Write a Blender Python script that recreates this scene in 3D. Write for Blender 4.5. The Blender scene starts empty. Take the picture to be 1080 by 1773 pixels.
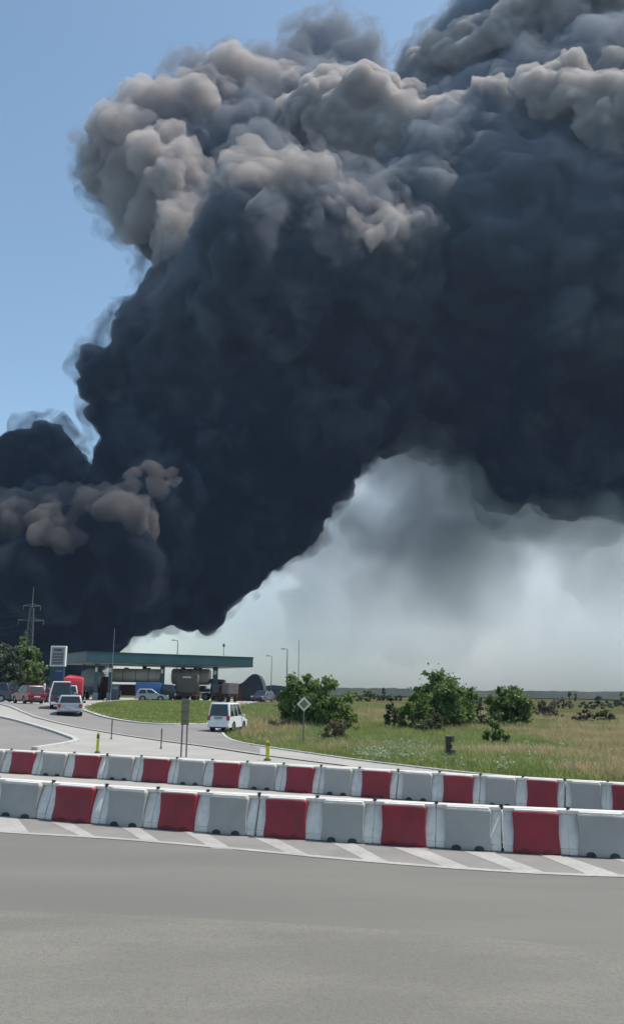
import bpy, bmesh, math, random
import numpy as np
from mathutils import Vector, Matrix, geometry

R_ = math.radians
scene = bpy.context.scene
COL = scene.collection

# ================================================================ camera, sky, sun, exposure
F = 1507.0                      # focal length in photo pixels (1080 x 1773)
PITCH, ROLL, CAM_H = R_(11.75), R_(.8), 2.6
CAM = Vector((0, 0, CAM_H))
cam = bpy.data.cameras.new('camera')
cam_o = bpy.data.objects.new('camera', cam)
COL.objects.link(cam_o)
scene.camera = cam_o
cam.sensor_fit = 'VERTICAL'
cam.sensor_height = 36
cam.lens = 36 * F / 1773
cam.clip_start, cam.clip_end = .1, 30000
cam_o.matrix_world = Matrix.Translation(CAM) @ Matrix.Rotation(math.pi / 2 + PITCH, 4, 'X') @ Matrix.Rotation(ROLL, 4, 'Z')

SUN_EL, SUN_AZ = R_(63), R_(74)     # azimuth measured to the right of straight ahead
world = bpy.data.worlds.new("World")
scene.world = world
world.use_nodes = True
wn = world.node_tree
sky = wn.nodes.new('ShaderNodeTexSky')
sky.sky_type = 'NISHITA'
sky.sun_disc = False
sky.sun_elevation = SUN_EL
sky.sun_rotation = SUN_AZ
sky.air_density = .9
sky.dust_density = .9
sky.ozone_density = 0.
bal = wn.nodes.new('ShaderNodeMix')          # white balance of the sky light
bal.data_type = 'RGBA'
bal.blend_type = 'MULTIPLY'
bal.inputs[0].default_value = 1
bal.inputs[7].default_value = (.97, 1.06, .97, 1)
wn.links.new(sky.outputs[0], bal.inputs[6])
wn.links.new(bal.outputs[2], wn.nodes['Background'].inputs[0])
wn.nodes['Background'].inputs[1].default_value = .12
sun = bpy.data.lights.new('sun', 'SUN')
sun_o = bpy.data.objects.new('sun', sun)
COL.objects.link(sun_o)
sun.energy = 3.4
sun.angle = R_(.5)
sun.color = (1, .94, .86)
SUN_D = Vector((math.sin(SUN_AZ) * math.cos(SUN_EL), math.cos(SUN_AZ) * math.cos(SUN_EL), math.sin(SUN_EL)))
sun_o.rotation_euler = SUN_D.to_track_quat('Z', 'Y').to_euler()
vs = scene.view_settings
vs.view_transform = 'Standard'
vs.look = 'None'
vs.gamma = 1
vs.exposure = .60
scene.cycles.use_denoising = True
scene.cycles.volume_bounces = 8
scene.cycles.max_bounces = 12
scene.cycles.transparent_max_bounces = 64

# ================================================================ where things stand
def sm(t):
    t = max(0.0, min(1.0, t))
    return t * t * (3 - 2 * t)

def Z(x, y):
    """height of the land: flat round the roundabout, a low rise up to the filling station"""
    return 1.4 * sm((y - 2.2 * (x + 6) - 45) / 75)

def ray(px, py):
    a, b = px - 540, 886.5 - py
    c, q = math.cos(ROLL), math.sin(ROLL)
    u, v = (a * c - b * q) / F, (a * q + b * c) / F
    return Vector((u, math.cos(PITCH) - v * math.sin(PITCH), math.sin(PITCH) + v * math.cos(PITCH)))

def unproject(px, py, Y):
    d = ray(px, py)
    t = Y / d.y
    return CAM + d * t, t

def at(px, py, Y):
    return unproject(px, py, Y)[0]

def gnd(px, py):
    d = ray(px, py)
    lo, t = 0, 1.0
    while t < 3000:
        p = CAM + d * t
        if p.z <= Z(p.x, p.y):
            break
        lo = t
        t *= 1.02
    hi = t
    for _ in range(40):
        m = (lo + hi) / 2
        p = CAM + d * m
        if p.z <= Z(p.x, p.y):
            hi = m
        else:
            lo = m
    p = CAM + d * hi
    return Vector((p.x, p.y, Z(p.x, p.y)))

# ================================================================ materials
def mat(name, col, rough=.8, col2=None, scale=5., detail=6., spots=None, bump=0., bump_scale=None, metal=0., spec=.5, coat=0., contrast=(.35, .65), stretch=None, mid=None):
    """procedural: two tones through noise, optional finer speckle and bump"""
    m = bpy.data.materials.new(name)
    m.use_nodes = True
    nt = m.node_tree
    N, L = nt.nodes.new, nt.links.new
    b = nt.nodes['Principled BSDF']
    b.inputs['Roughness'].default_value = rough
    b.inputs['Metallic'].default_value = metal
    b.inputs['Specular IOR Level'].default_value = spec
    b.inputs['Coat Weight'].default_value = coat
    g = N('ShaderNodeNewGeometry')
    src = g.outputs['Position']
    if stretch:
        mp = N('ShaderNodeMapping')
        mp.inputs['Rotation'].default_value = (0, 0, stretch[0])
        mp.inputs['Scale'].default_value = stretch[1]
        L(src, mp.inputs[0])
        src = mp.outputs[0]
    if col2 is None:
        col2 = tuple(c * .82 for c in col)
    n = N('ShaderNodeTexNoise')
    n.inputs['Scale'].default_value = scale
    n.inputs['Detail'].default_value = detail
    n.inputs['Roughness'].default_value = .6
    L(src, n.inputs['Vector'])
    r = N('ShaderNodeValToRGB')
    r.color_ramp.elements[0].position, r.color_ramp.elements[1].position = contrast
    r.color_ramp.elements[0].color = (*col, 1)
    r.color_ramp.elements[1].color = (*col2, 1)
    if mid:
        e = r.color_ramp.elements.new((contrast[0] + contrast[1]) / 2)
        e.color = (*mid, 1)
    L(n.outputs[0], r.inputs[0])
    out = r.outputs[0]
    if spots:
        sc, amt, sc_col = spots
        n2 = N('ShaderNodeTexNoise')
        n2.inputs['Scale'].default_value = sc
        n2.inputs['Detail'].default_value = 3
        L(g.outputs['Position'], n2.inputs['Vector'])
        r2 = N('ShaderNodeMapRange')
        r2.inputs[1].default_value, r2.inputs[2].default_value = .45, .75
        r2.inputs[4].default_value = amt
        L(n2.outputs[0], r2.inputs[0])
        mx = N('ShaderNodeMix')
        mx.data_type = 'RGBA'
        L(r2.outputs[0], mx.inputs[0])
        L(out, mx.inputs[6])
        mx.inputs[7].default_value = (*sc_col, 1)
        out = mx.outputs[2]
    L(out, b.inputs['Base Color'])
    if bump:
        n3 = N('ShaderNodeTexNoise')
        n3.inputs['Scale'].default_value = bump_scale or scale * 4
        n3.inputs['Detail'].default_value = 4
        L(g.outputs['Position'], n3.inputs['Vector'])
        bp = N('ShaderNodeBump')
        bp.inputs['Strength'].default_value = bump
        bp.inputs['Distance'].default_value = .02
        L(n3.outputs[0], bp.inputs['Height'])
        L(bp.outputs[0], b.inputs['Normal'])
    return m

def paint(name, col, rough=.35, coat=.4, dirt=.25):
    return mat(name, col, rough, tuple(c * (1 - dirt) + .06 * dirt for c in col), 2.2, coat=coat, contrast=(.4, .8), bump=.05, bump_scale=30)

def glass(name='dark_glass'):
    return mat(name, (.012, .015, .018), .08, (.02, .024, .028), 3., spec=.8)

def leaf(name, c1, c2, c3, scale=.9):
    m = mat(name, c1, .6, c3, scale, 3., mid=c2, contrast=(.3, .7), spec=.25)
    nt = m.node_tree
    b = nt.nodes['Principled BSDF']
    tr = nt.nodes.new('ShaderNodeBsdfTranslucent')
    src = b.inputs['Base Color'].links[0].from_socket
    nt.links.new(src, tr.inputs[0])
    mx = nt.nodes.new('ShaderNodeMixShader')
    mx.inputs[0].default_value = .35
    nt.links.new(b.outputs[0], mx.inputs[1])
    nt.links.new(tr.outputs[0], mx.inputs[2])
    nt.links.new(mx.outputs[0], nt.nodes['Material Output'].inputs[0])
    return m

M = {}
M['asphalt'] = mat('worn_asphalt', (.156, .148, .128), .9, (.192, .182, .157), .55, 11., spots=(22., .55, (.11, .104, .095)), bump=.6, bump_scale=60, contrast=(.4, .6), stretch=(R_(-10), (.6, 1.5, 1)))
M['asphalt_smooth'] = mat('smooth_asphalt', (.140, .136, .119), .85, (.168, .163, .143), .3, 6., spots=(55., .25, (.1, .1, .098)), bump=.2, bump_scale=80, stretch=(R_(-14), (.35, 2.2, 1)))
M['asphalt_far'] = mat('pale_grey_asphalt', (.20, .19, .188), .85, (.25, .24, .235), .25, 6., spots=(20., .2, (.15, .14, .14)), bump=.2, bump_scale=40)
M['asphalt_pink'] = mat('pinkish_grey_asphalt', (.19, .178, .170), .85, (.232, .218, .208), .25, 6., spots=(20., .2, (.14, .13, .13)), bump=.2, bump_scale=40)
M['hatch_ground'] = mat('dusty_asphalt', (.19, .18, .168), .9, (.24, .23, .215), .8, 8., spots=(25., .35, (.18, .165, .15)), bump=.3, bump_scale=50)
M['concrete'] = mat('pale_concrete', (.30, .288, .265), .9, (.36, .348, .322), .4, 8., spots=(9., .3, (.29, .28, .26)), bump=.3, bump_scale=30)
M['white_line'] = mat('worn_white_road_paint', (.42, .405, .38), .7, (.32, .31, .29), 1.4, 8., spots=(14., .8, (.28, .27, .255)), bump=.2, bump_scale=40)
M['kerb'] = mat('kerb_concrete', (.5, .49, .47), .85, (.4, .39, .37), 2., 6., spots=(12., .4, (.3, .29, .27)), bump=.3)
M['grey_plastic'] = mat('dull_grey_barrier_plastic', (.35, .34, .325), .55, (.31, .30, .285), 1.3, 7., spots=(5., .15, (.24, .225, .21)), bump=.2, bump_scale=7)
M['white_plastic'] = mat('white_barrier_plastic', (.74, .71, .66), .5, (.66, .63, .58), 1.8, 7., spots=(7., .35, (.38, .36, .33)), bump=.25, bump_scale=8)
M['red_plastic'] = mat('red_barrier_plastic', (.29, .014, .03), .5, (.19, .014, .025), 1.8, 7., spots=(4., .45, (.16, .035, .04)), bump=.25, bump_scale=8)
M['dark_plastic'] = mat('dark_rubber', (.03, .03, .03), .8, (.05, .048, .045), 6.)
M['tyre'] = mat('tyre_rubber', (.022, .022, .022), .85, (.04, .038, .036), 8.)
M['rim'] = mat('grey_metal_rim', (.35, .35, .36), .4, (.22, .22, .22), 9., metal=.7)
M['glass'] = glass()
M['red_lamp'] = mat('red_lamp_plastic', (.42, .02, .02), .25, (.3, .02, .02), 6.)
M['clear_lamp'] = mat('clear_lamp_plastic', (.75, .75, .75), .2, (.6, .6, .6), 6.)
M['plate'] = mat('plate_white', (.6, .6, .58), .5, (.5, .5, .48), 9.)
M['white_paint'] = paint('white_vehicle_paint', (.72, .73, .75), dirt=.1)
M['silver_paint'] = paint('silver_vehicle_paint', (.36, .38, .42))
M['dark_red_paint'] = paint('dark_red_vehicle_paint', (.16, .012, .022))
M['navy_paint'] = paint('navy_vehicle_paint', (.02, .035, .07))
M['blue_paint'] = paint('blue_vehicle_paint', (.02, .12, .36))
M['bright_red'] = paint('bright_red_vehicle_paint', (.62, .03, .05))
M['brown_paint'] = paint('dark_brown_vehicle_paint', (.055, .04, .038))
M['maroon'] = paint('maroon_frame_paint', (.10, .03, .03), .6, 0)
M['tank'] = mat('beige_tank_paint', (.62, .60, .55), .5, (.52, .50, .455), 1.2, spots=(5., .3, (.25, .235, .2)))
M['grey_tank'] = mat('grey_tank_paint', (.30, .33, .34), .5, (.22, .245, .25), 1.2, spots=(5., .3, (.17, .18, .18)))
M['teal'] = mat('teal_fascia', (.02, .075, .085), .5, (.03, .095, .105), .5, spots=(3., .3, (.035, .07, .075)))
M['teal_dark'] = mat('dark_teal_trim', (.012, .03, .045), .5, (.018, .04, .055), 2.)
M['soffit'] = mat('pale_soffit', (.5, .52, .52), .7, (.42, .44, .44), 1.)
M['pillar'] = mat('blue_grey_pillar', (.05, .085, .1), .5, (.07, .11, .125), 1.5)
M['galv'] = mat('galvanised_steel', (.12, .13, .14), .7, (.09, .10, .11), 5., metal=.0)
M['pole_concrete'] = mat('grey_pole_concrete', (.33, .335, .33), .85, (.26, .265, .26), 3.)
M['sign_white'] = mat('sign_white', (.72, .73, .72), .5, (.62, .63, .62), 3.)
M['sign_grey'] = mat('sign_grey', (.25, .28, .30), .5, (.20, .225, .24), 3.)
M['sign_dark'] = mat('sign_lettering', (.03, .04, .045), .5, (.05, .06, .06), 9.)
M['sign_blue'] = mat('sign_blue', (.012, .04, .12), .45, (.018, .05, .14), 3.)
M['sign_green'] = mat('sign_dark_green', (.015, .05, .055), .5, (.02, .06, .065), 3.)
M['sign_yellow'] = mat('faded_sign_yellow', (.22, .20, .05), .5, (.17, .16, .05), 6.)
M['post_yellow'] = mat('yellow_post_plastic', (.55, .55, .03), .5, (.42, .40, .03), 5.)
M['post_green'] = mat('greenish_post', (.10, .12, .05), .6, (.07, .08, .04), 5.)
M['sign_brown'] = mat('brown_sign_back', (.11, .105, .085), .7, (.15, .14, .11), 4.)
M['slate'] = mat('slate_sheeting', (.028, .034, .045), .7, (.04, .046, .058), 1.5)
M['blue_grey_wall'] = mat('blue_grey_wall', (.08, .10, .125), .8, (.06, .078, .1), 1.2)
M['pink_panel'] = mat('faded_pinkish_panel', (.26, .20, .21), .7, (.2, .155, .165), 1.5)
M['bark'] = mat('bark', (.09, .07, .05), .95, (.05, .04, .03), 12., bump=.6, bump_scale=30)
M['leaf_dark'] = leaf('dark_green_leaves', (.075, .125, .042), (.14, .205, .065), (.25, .32, .11))
M['leaf_mid'] = leaf('mid_green_leaves', (.09, .15, .045), (.14, .21, .06), (.22, .29, .09))
M['leaf_light'] = leaf('light_green_leaves', (.10, .15, .035), (.15, .21, .05), (.22, .28, .08))
M['leaf_grey'] = leaf('grey_green_leaves', (.055, .08, .05), (.08, .11, .07), (.12, .15, .10))
M['leaf_brown'] = leaf('dry_brown_leaves', (.13, .115, .07), (.18, .155, .10), (.24, .20, .13))
M['leaf_olive'] = leaf('olive_leaves', (.07, .08, .035), (.10, .11, .05), (.15, .15, .075))
M['weed_pale'] = leaf('pale_weed_heads', (.22, .28, .15), (.30, .36, .21), (.42, .46, .32), 3.)

# field: green and dry patches
def field_mat():
    m = mat('field_grass', (.07, .09, .032), .95, (.13, .105, .055), .035, 5., mid=(.085, .085, .04), contrast=(.36, .64), spots=(1.3, .5, (.055, .065, .028)), bump=.5, bump_scale=6, stretch=(0, (.45, 1.6, 1)), spec=0.)
    return m
M['field'] = field_mat()
M['blade_mown'] = leaf('mown_grass_blades', (.19, .25, .07), (.25, .29, .09), (.32, .34, .13), .4)
M['island'] = mat('mown_grass', (.12, .165, .045), .95, (.17, .20, .06), .25, 6., spots=(6., .4, (.17, .165, .06)), bump=.5, bump_scale=20)
M['blade'] = leaf('grass_blades', (.075, .12, .028), (.14, .15, .055), (.26, .19, .11), .12)
M['blade_dry'] = leaf('dry_grass_blades', (.34, .31, .15), (.48, .39, .21), (.62, .48, .29), .3)
M['blade_green'] = leaf('short_grass_blades', (.20, .27, .08), (.29, .34, .11), (.42, .42, .18), .5)
M['hill'] = mat('far_wooded_ridge', (.05, .06, .055), .95, (.07, .08, .07), .02, 6., spec=0.)

# ================================================================ building helpers
def tag(o, label=None, cat=None, group=None, kind=None):
    if label: o['label'] = label
    if cat: o['category'] = cat
    if group: o['group'] = group
    if kind: o['kind'] = kind
    return o

def empty(name, loc, rz=0., **k):
    o = bpy.data.objects.new(name, None)
    o.empty_display_size = .2
    COL.objects.link(o)
    o.location = loc
    o.rotation_euler = (0, 0, rz)
    return tag(o, **k)

def children(o):
    return [c for c in bpy.data.objects if c.parent == o]

def copy_tree(o, parent=None):
    c = o.copy()
    COL.objects.link(c)
    if parent: c.parent = parent
    for ch in children(o):
        copy_tree(ch, c)
    return c

class MB:
    def __init__(self):
        self.bm = bmesh.new()

    def hexa(self, b, t):
        """b, t: four corners each, counter-clockwise from above"""
        vb = [self.bm.verts.new(p) for p in b]
        vt = [self.bm.verts.new(p) for p in t]
        f = self.bm.faces.new
        f(vb[::-1]); f(vt)
        for i in range(4):
            j = (i + 1) % 4
            f((vb[i], vb[j], vt[j], vt[i]))
        return self

    def box(self, x0, x1, y0, y1, z0, z1):
        return self.hexa([(x0, y0, z0), (x1, y0, z0), (x1, y1, z0), (x0, y1, z0)], [(x0, y0, z1), (x1, y0, z1), (x1, y1, z1), (x0, y1, z1)])

    def tube(self, p0, p1, r0, r1=None, n=10):
        r1 = r0 if r1 is None else r1
        p0, p1 = Vector(p0), Vector(p1)
        d = (p1 - p0).normalized()
        a = d.orthogonal().normalized()
        b = d.cross(a)
        rings = []
        for p, r in ((p0, r0), (p1, r1)):
            rings.append([self.bm.verts.new(p + (a * math.cos(2 * math.pi * i / n) + b * math.sin(2 * math.pi * i / n)) * r) for i in range(n)])
        f = self.bm.faces.new
        for i in range(n):
            j = (i + 1) % n
            f((rings[0][i], rings[0][j], rings[1][j], rings[1][i]))
        f(rings[0][::-1]); f(rings[1])
        return self

    def prism(self, prof, a0, a1, axis='x'):
        """prof: closed outline in the two other axes; extruded from a0 to a1"""
        def P(u, v, a):
            return {'x': (a, u, v), 'y': (u, a, v), 'z': (u, v, a)}[axis]
        A = [self.bm.verts.new(P(u, v, a0)) for u, v in prof]
        B = [self.bm.verts.new(P(u, v, a1)) for u, v in prof]
        f = self.bm.faces.new
        f(A[::-1]); f(B)
        for i in range(len(prof)):
            j = (i + 1) % len(prof)
            f((A[i], A[j], B[j], B[i]))
        return self

    def loft(self, rings, cap=True):
        R = [[self.bm.verts.new(p) for p in r] for r in rings]
        n = len(R[0])
        for a, b in zip(R, R[1:]):
            for i in range(n):
                j = (i + 1) % n
                self.bm.faces.new((a[i], a[j], b[j], b[i]))
        if cap:
            self.bm.faces.new(R[0][::-1]); self.bm.faces.new(R[-1])
        return self

    def bevel(self, w, seg=2):
        bmesh.ops.bevel(self.bm, geom=list(self.bm.edges), offset=w, segments=seg, affect='EDGES', profile=.5, clamp_overlap=True)
        return self

    def build(self, name, m, parent=None, smooth=False, **k):
        bmesh.ops.recalc_face_normals(self.bm, faces=list(self.bm.faces))
        me = bpy.data.meshes.new(name)
        self.bm.to_mesh(me)
        self.bm.free()
        if smooth:
            me.polygons.foreach_set('use_smooth', [True] * len(me.polygons))
            me.set_sharp_from_angle(angle=R_(40))
        me.materials.append(m)
        o = bpy.data.objects.new(name, me)
        COL.objects.link(o)
        if parent is not None: o.parent = parent
        return tag(o, **k)

def mesh_np(name, v, faces, m, parent=None, **k):
    """v (n,3), faces (k,3|4)"""
    me = bpy.data.meshes.new(name)
    v = np.asarray(v, np.float32); faces = np.asarray(faces, np.int32)
    me.vertices.add(len(v)); me.vertices.foreach_set('co', v.ravel())
    me.loops.add(faces.size); me.loops.foreach_set('vertex_index', faces.ravel())
    me.polygons.add(len(faces)); me.polygons.foreach_set('loop_start', np.arange(0, faces.size, faces.shape[1], dtype=np.int32))
    me.update(calc_edges=True)
    me.materials.append(m)
    o = bpy.data.objects.new(name, me)
    COL.objects.link(o)
    if parent is not None: o.parent = parent
    return tag(o, **k)

# ================================================================ land and roads
def Znp(x, y):
    t = np.clip((y - 2.2 * (x + 6) - 45) / 75, 0, 1)
    return 1.4 * t * t * (3 - 2 * t)

def axis_vals(lo, hi, near, step, grow):
    v = [0.0]; s = step
    while v[-1] < hi:
        if v[-1] > near: s *= grow
        v.append(v[-1] + s)
    w = [0.0]; s = step
    while w[-1] > lo:
        if -w[-1] > near: s *= grow
        w.append(w[-1] - s)
    return np.array(sorted(set(w + v)))

gx = axis_vals(-2200, 2200, 130, 2.0, 1.18)
gy = axis_vals(-400, 2400, 170, 2.0, 1.18)
XX, YY = np.meshgrid(gx, gy)
ZZ = Znp(XX, YY) - .03
idx = np.arange(XX.size).reshape(XX.shape)
quads = np.stack([idx[:-1, :-1], idx[:-1, 1:], idx[1:, 1:], idx[1:, :-1]], -1).reshape(-1, 4)
mesh_np('ground', np.stack([XX, YY, ZZ], -1).reshape(-1, 3), quads, M['field'], kind='structure')

def sheet(name, pts, m, dz, cell=2.0, thick=0., parent=None, **k):
    """flat covering that follows the land; pts: outline in world x, y"""
    bm = bmesh.new()
    pts = [Vector((p[0], p[1], 0)) for p in pts]
    vs_ = [bm.verts.new(p) for p in pts]
    for t in geometry.tessellate_polygon([pts]):
        try: bm.faces.new([vs_[i] for i in t])
        except ValueError: pass
    x0, x1 = min(p.x for p in pts), max(p.x for p in pts)
    y0, y1 = min(p.y for p in pts), max(p.y for p in pts)
    if y1 > 30 or x0 < -20:
        for ax, a, b in ((0, x0, x1), (1, y0, y1)):
            c = math.ceil(a / cell) * cell
            while c < b:
                co = Vector((0, 0, 0)); co[ax] = c
                no = Vector((0, 0, 0)); no[ax] = 1
                bmesh.ops.bisect_plane(bm, geom=list(bm.verts) + list(bm.edges) + list(bm.faces), plane_co=co, plane_no=no, dist=1e-5)
                c += cell
    bmesh.ops.recalc_face_normals(bm, faces=list(bm.faces))
    for f in bm.faces:
        if f.normal.z < 0: f.normal_flip()
    if thick:
        r = bmesh.ops.extrude_face_region(bm, geom=list(bm.faces))
        up = [e for e in r['geom'] if isinstance(e, bmesh.types.BMVert)]
        ups = set(up)
        for v in bm.verts:
            v.co.z = Z(v.co.x, v.co.y) + dz + (thick if v in ups else -.1)
        bmesh.ops.recalc_face_normals(bm, faces=list(bm.faces))
    else:
        for v in bm.verts: v.co.z = Z(v.co.x, v.co.y) + dz
    me = bpy.data.meshes.new(name)
    bm.to_mesh(me); bm.free()
    me.materials.append(m)
    o = bpy.data.objects.new(name, me)
    COL.objects.link(o)
    if parent is not None: o.parent = parent
    return tag(o, **k)

def G(*pp):
    return [tuple(gnd(*p)[:2]) for p in pp]

def ribbon(line, w):
    """outline of a strip of width w round a line of x, y points"""
    L_, R2 = [], []
    for i, p in enumerate(line):
        a = Vector(line[max(0, i - 1)]); b = Vector(line[min(len(line) - 1, i + 1)])
        d = (b - a).normalized(); n = Vector((-d.y, d.x)) * w / 2
        L_.append((p[0] + n.x, p[1] + n.y)); R2.append((p[0] - n.x, p[1] - n.y))
    return L_ + R2[::-1]

def smooth_line(line, n=4):
    out = []
    for i in range(len(line) - 1):
        p0 = Vector(line[max(0, i - 1)]); p1 = Vector(line[i]); p2 = Vector(line[i + 1]); p3 = Vector(line[min(len(line) - 1, i + 2)])
        for k in range(n):
            t = k / n
            out.append(tuple(.5 * ((2 * p1) + (p2 - p0) * t + (2 * p0 - 5 * p1 + 4 * p2 - p3) * t * t + (3 * p1 - p0 - 3 * p2 + p3) * t ** 3)))
    out.append(tuple(line[-1]))
    return out

# grass edge of the right-hand field, from the van down to the right
field_edge = smooth_line(G((372, 1240), (384, 1268), (402, 1282), (450, 1292), (600, 1314), (720, 1329), (850, 1343), (1080, 1361)))
far_right = (60.0, 20.0)
paved = [(60, -25), far_right, (26, 20.3)] + field_edge[::-1] + [(-7.2, 100), (-6.5, 118), (-2, 150), (-140, 150), (-140, -25)]
sheet('paved_ground', paved, M['concrete'], 0.0, kind='structure')
edge_line = smooth_line(G((-160, 1424), (0, 1441), (200, 1453), (400, 1470), (600, 1489), (800, 1505), (1000, 1516), (1240, 1522)))
front = [(-60, -24), (-60, edge_line[0][1] + 9)] + edge_line + [(50, edge_line[-1][1] - .3), (50, -24)]
sheet('front_road', front, M['asphalt_smooth'], .008, kind='structure')
worn = smooth_line(G((-200, 1560), (0, 1578), (250, 1588), (520, 1602), (800, 1622), (1080, 1650), (1300, 1672)))
sheet('worn_road_surface', [(-40, -23), (-40, worn[0][1] + 4)] + worn + [(40, worn[-1][1] - 2), (40, -23)], M['asphalt'], .012, kind='structure')
hatch_top = G((-160, 1338), (0, 1352), (400, 1378), (700, 1402), (1240, 1420))
sheet('hatched_strip', edge_line + hatch_top[::-1], M['hatch_ground'], .008, kind='structure')
sheet('road_edge_line', ribbon(edge_line, .17), M['white_line'], .016, kind='structure')
for i, (a, b, c, d) in enumerate([((-4, 1408), (38, 1413), (72, 1444), (-2, 1440)), ((88, 1424), (132, 1424), (176, 1450), (140, 1449)), ((196, 1424), (246, 1430), (292, 1460), (246, 1456)), ((308, 1434), (362, 1438), (420, 1474), (366, 1470)),
        ((432, 1448), (490, 1452), (556, 1486), (500, 1480)), ((566, 1456), (628, 1462), (690, 1496), (630, 1490)), ((680, 1468), (752, 1472), (834, 1506), (768, 1502)),
        ((800, 1474), (876, 1480), (964, 1513), (892, 1510)), ((930, 1480), (1000, 1486), (1100, 1518), (1020, 1517)), ((1050, 1484), (1120, 1490), (1230, 1520), (1150, 1519))]):
    b, c = (a[0] + (b[0] - a[0]) * .72, a[1] + (b[1] - a[1]) * .72), (d[0] + (c[0] - d[0]) * .72, d[1] + (c[1] - d[1]) * .72)
    sheet('hatch_marking', G(a, b, c, d), M['white_line'], .012, kind='structure')

lane = G((-120, 1207), (15, 1217), (60, 1219), (95, 1222), (150, 1227), (185, 1241), (235, 1251), (300, 1255), (358, 1254), (372, 1262), (390, 1276), (450, 1296), (450, 1307), (358, 1293), (285, 1283.5), (207, 1272), (140, 1259), (100, 1252), (60, 1243), (30, 1230), (0, 1220), (-120, 1213))
sheet('lane_to_filling_station', lane, M['asphalt_pink'], .03, kind='structure')
patch_top = smooth_line(G((-260, 1212), (-120, 1222), (0, 1243), (45, 1254), (95, 1269), (128, 1281)))
patch_tip = G((133, 1285), (120, 1289))
patch_low = smooth_line(G((120, 1289), (60, 1299), (0, 1307), (-120, 1318), (-260, 1326)))
sheet('left_lane', patch_top + patch_tip[:1] + patch_low, M['asphalt_pink'], .03, kind='structure')
sheet('left_lane_kerb', ribbon(patch_top + patch_tip[:1] + patch_low[:5], .28), M['kerb'], .0, thick=.14, kind='structure')
band = smooth_line(G((-120, 1210), (0, 1219), (40, 1233), (100, 1252), (207, 1272), (285, 1283.5), (358, 1293), (450, 1307), (600, 1326)))
sheet('lane_edge_line', ribbon(band, .3), M['white_line'], .045, kind='structure')

isl = smooth_line(G((150, 1228), (168, 1221), (200, 1216.5), (250, 1214.5), (320, 1214.5), (366, 1216), (372, 1226), (362, 1248), (340, 1253), (300, 1254), (240, 1251), (190, 1243), (160, 1234), (150, 1228)), 3)[:-1]
sheet('grass_island', isl, M['island'], .0, thick=.13, kind='structure')
isl_c = (sum(p[0] for p in isl) / len(isl), sum(p[1] for p in isl) / len(isl))
kerb_line = [(p[0], p[1]) for p in isl] + [isl[0]]
sheet('island_kerb', ribbon(smooth_line(G((340, 1255.5), (300, 1256), (240, 1253), (190, 1245), (160, 1236), (146, 1228.5), (164, 1219.5), (198, 1214.5), (222, 1213.2))), .4), M['kerb'], .0, thick=.12, kind='structure')
# near kerb of the field
sheet('field_kerb', ribbon(field_edge[3:], .16), M['kerb'], .0, thick=.05, kind='structure')

# low wooded ridge on the horizon
def ridge():
    rs = np.random.RandomState(4)
    xs = np.linspace(-900, 1300, 500)
    base = 5.2 + 1.5 * np.sin(xs / 130.) + .9 * np.sin(xs / 47 + 1) + 2.2 * np.clip((0 - xs) / 500, 0, 1)
    top = base + .9 * np.interp(xs, xs[::6], rs.rand(len(xs[::6]))) + rs.rand(len(xs)) * .7
    rows = []
    for yy, k in ((700, 0), (716, .55), (724, .85), (735, 1.), (800, .85), (960, 0)):
        jit = rs.rand(len(xs)) * 6 * (k > 0)
        rows.append(np.stack([xs, yy + jit, 1.2 + (top - 1.2) * k * (1 + (rs.rand(len(xs)) - .5) * .05)], -1))
    v = np.concatenate(rows); n = len(xs)
    q = [(r * n + i, r * n + i + 1, (r + 1) * n + i + 1, (r + 1) * n + i) for r in range(5) for i in range(n - 1)]
    mesh_np('hills', v, q, M['hill'], kind='structure')
ridge()
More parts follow.
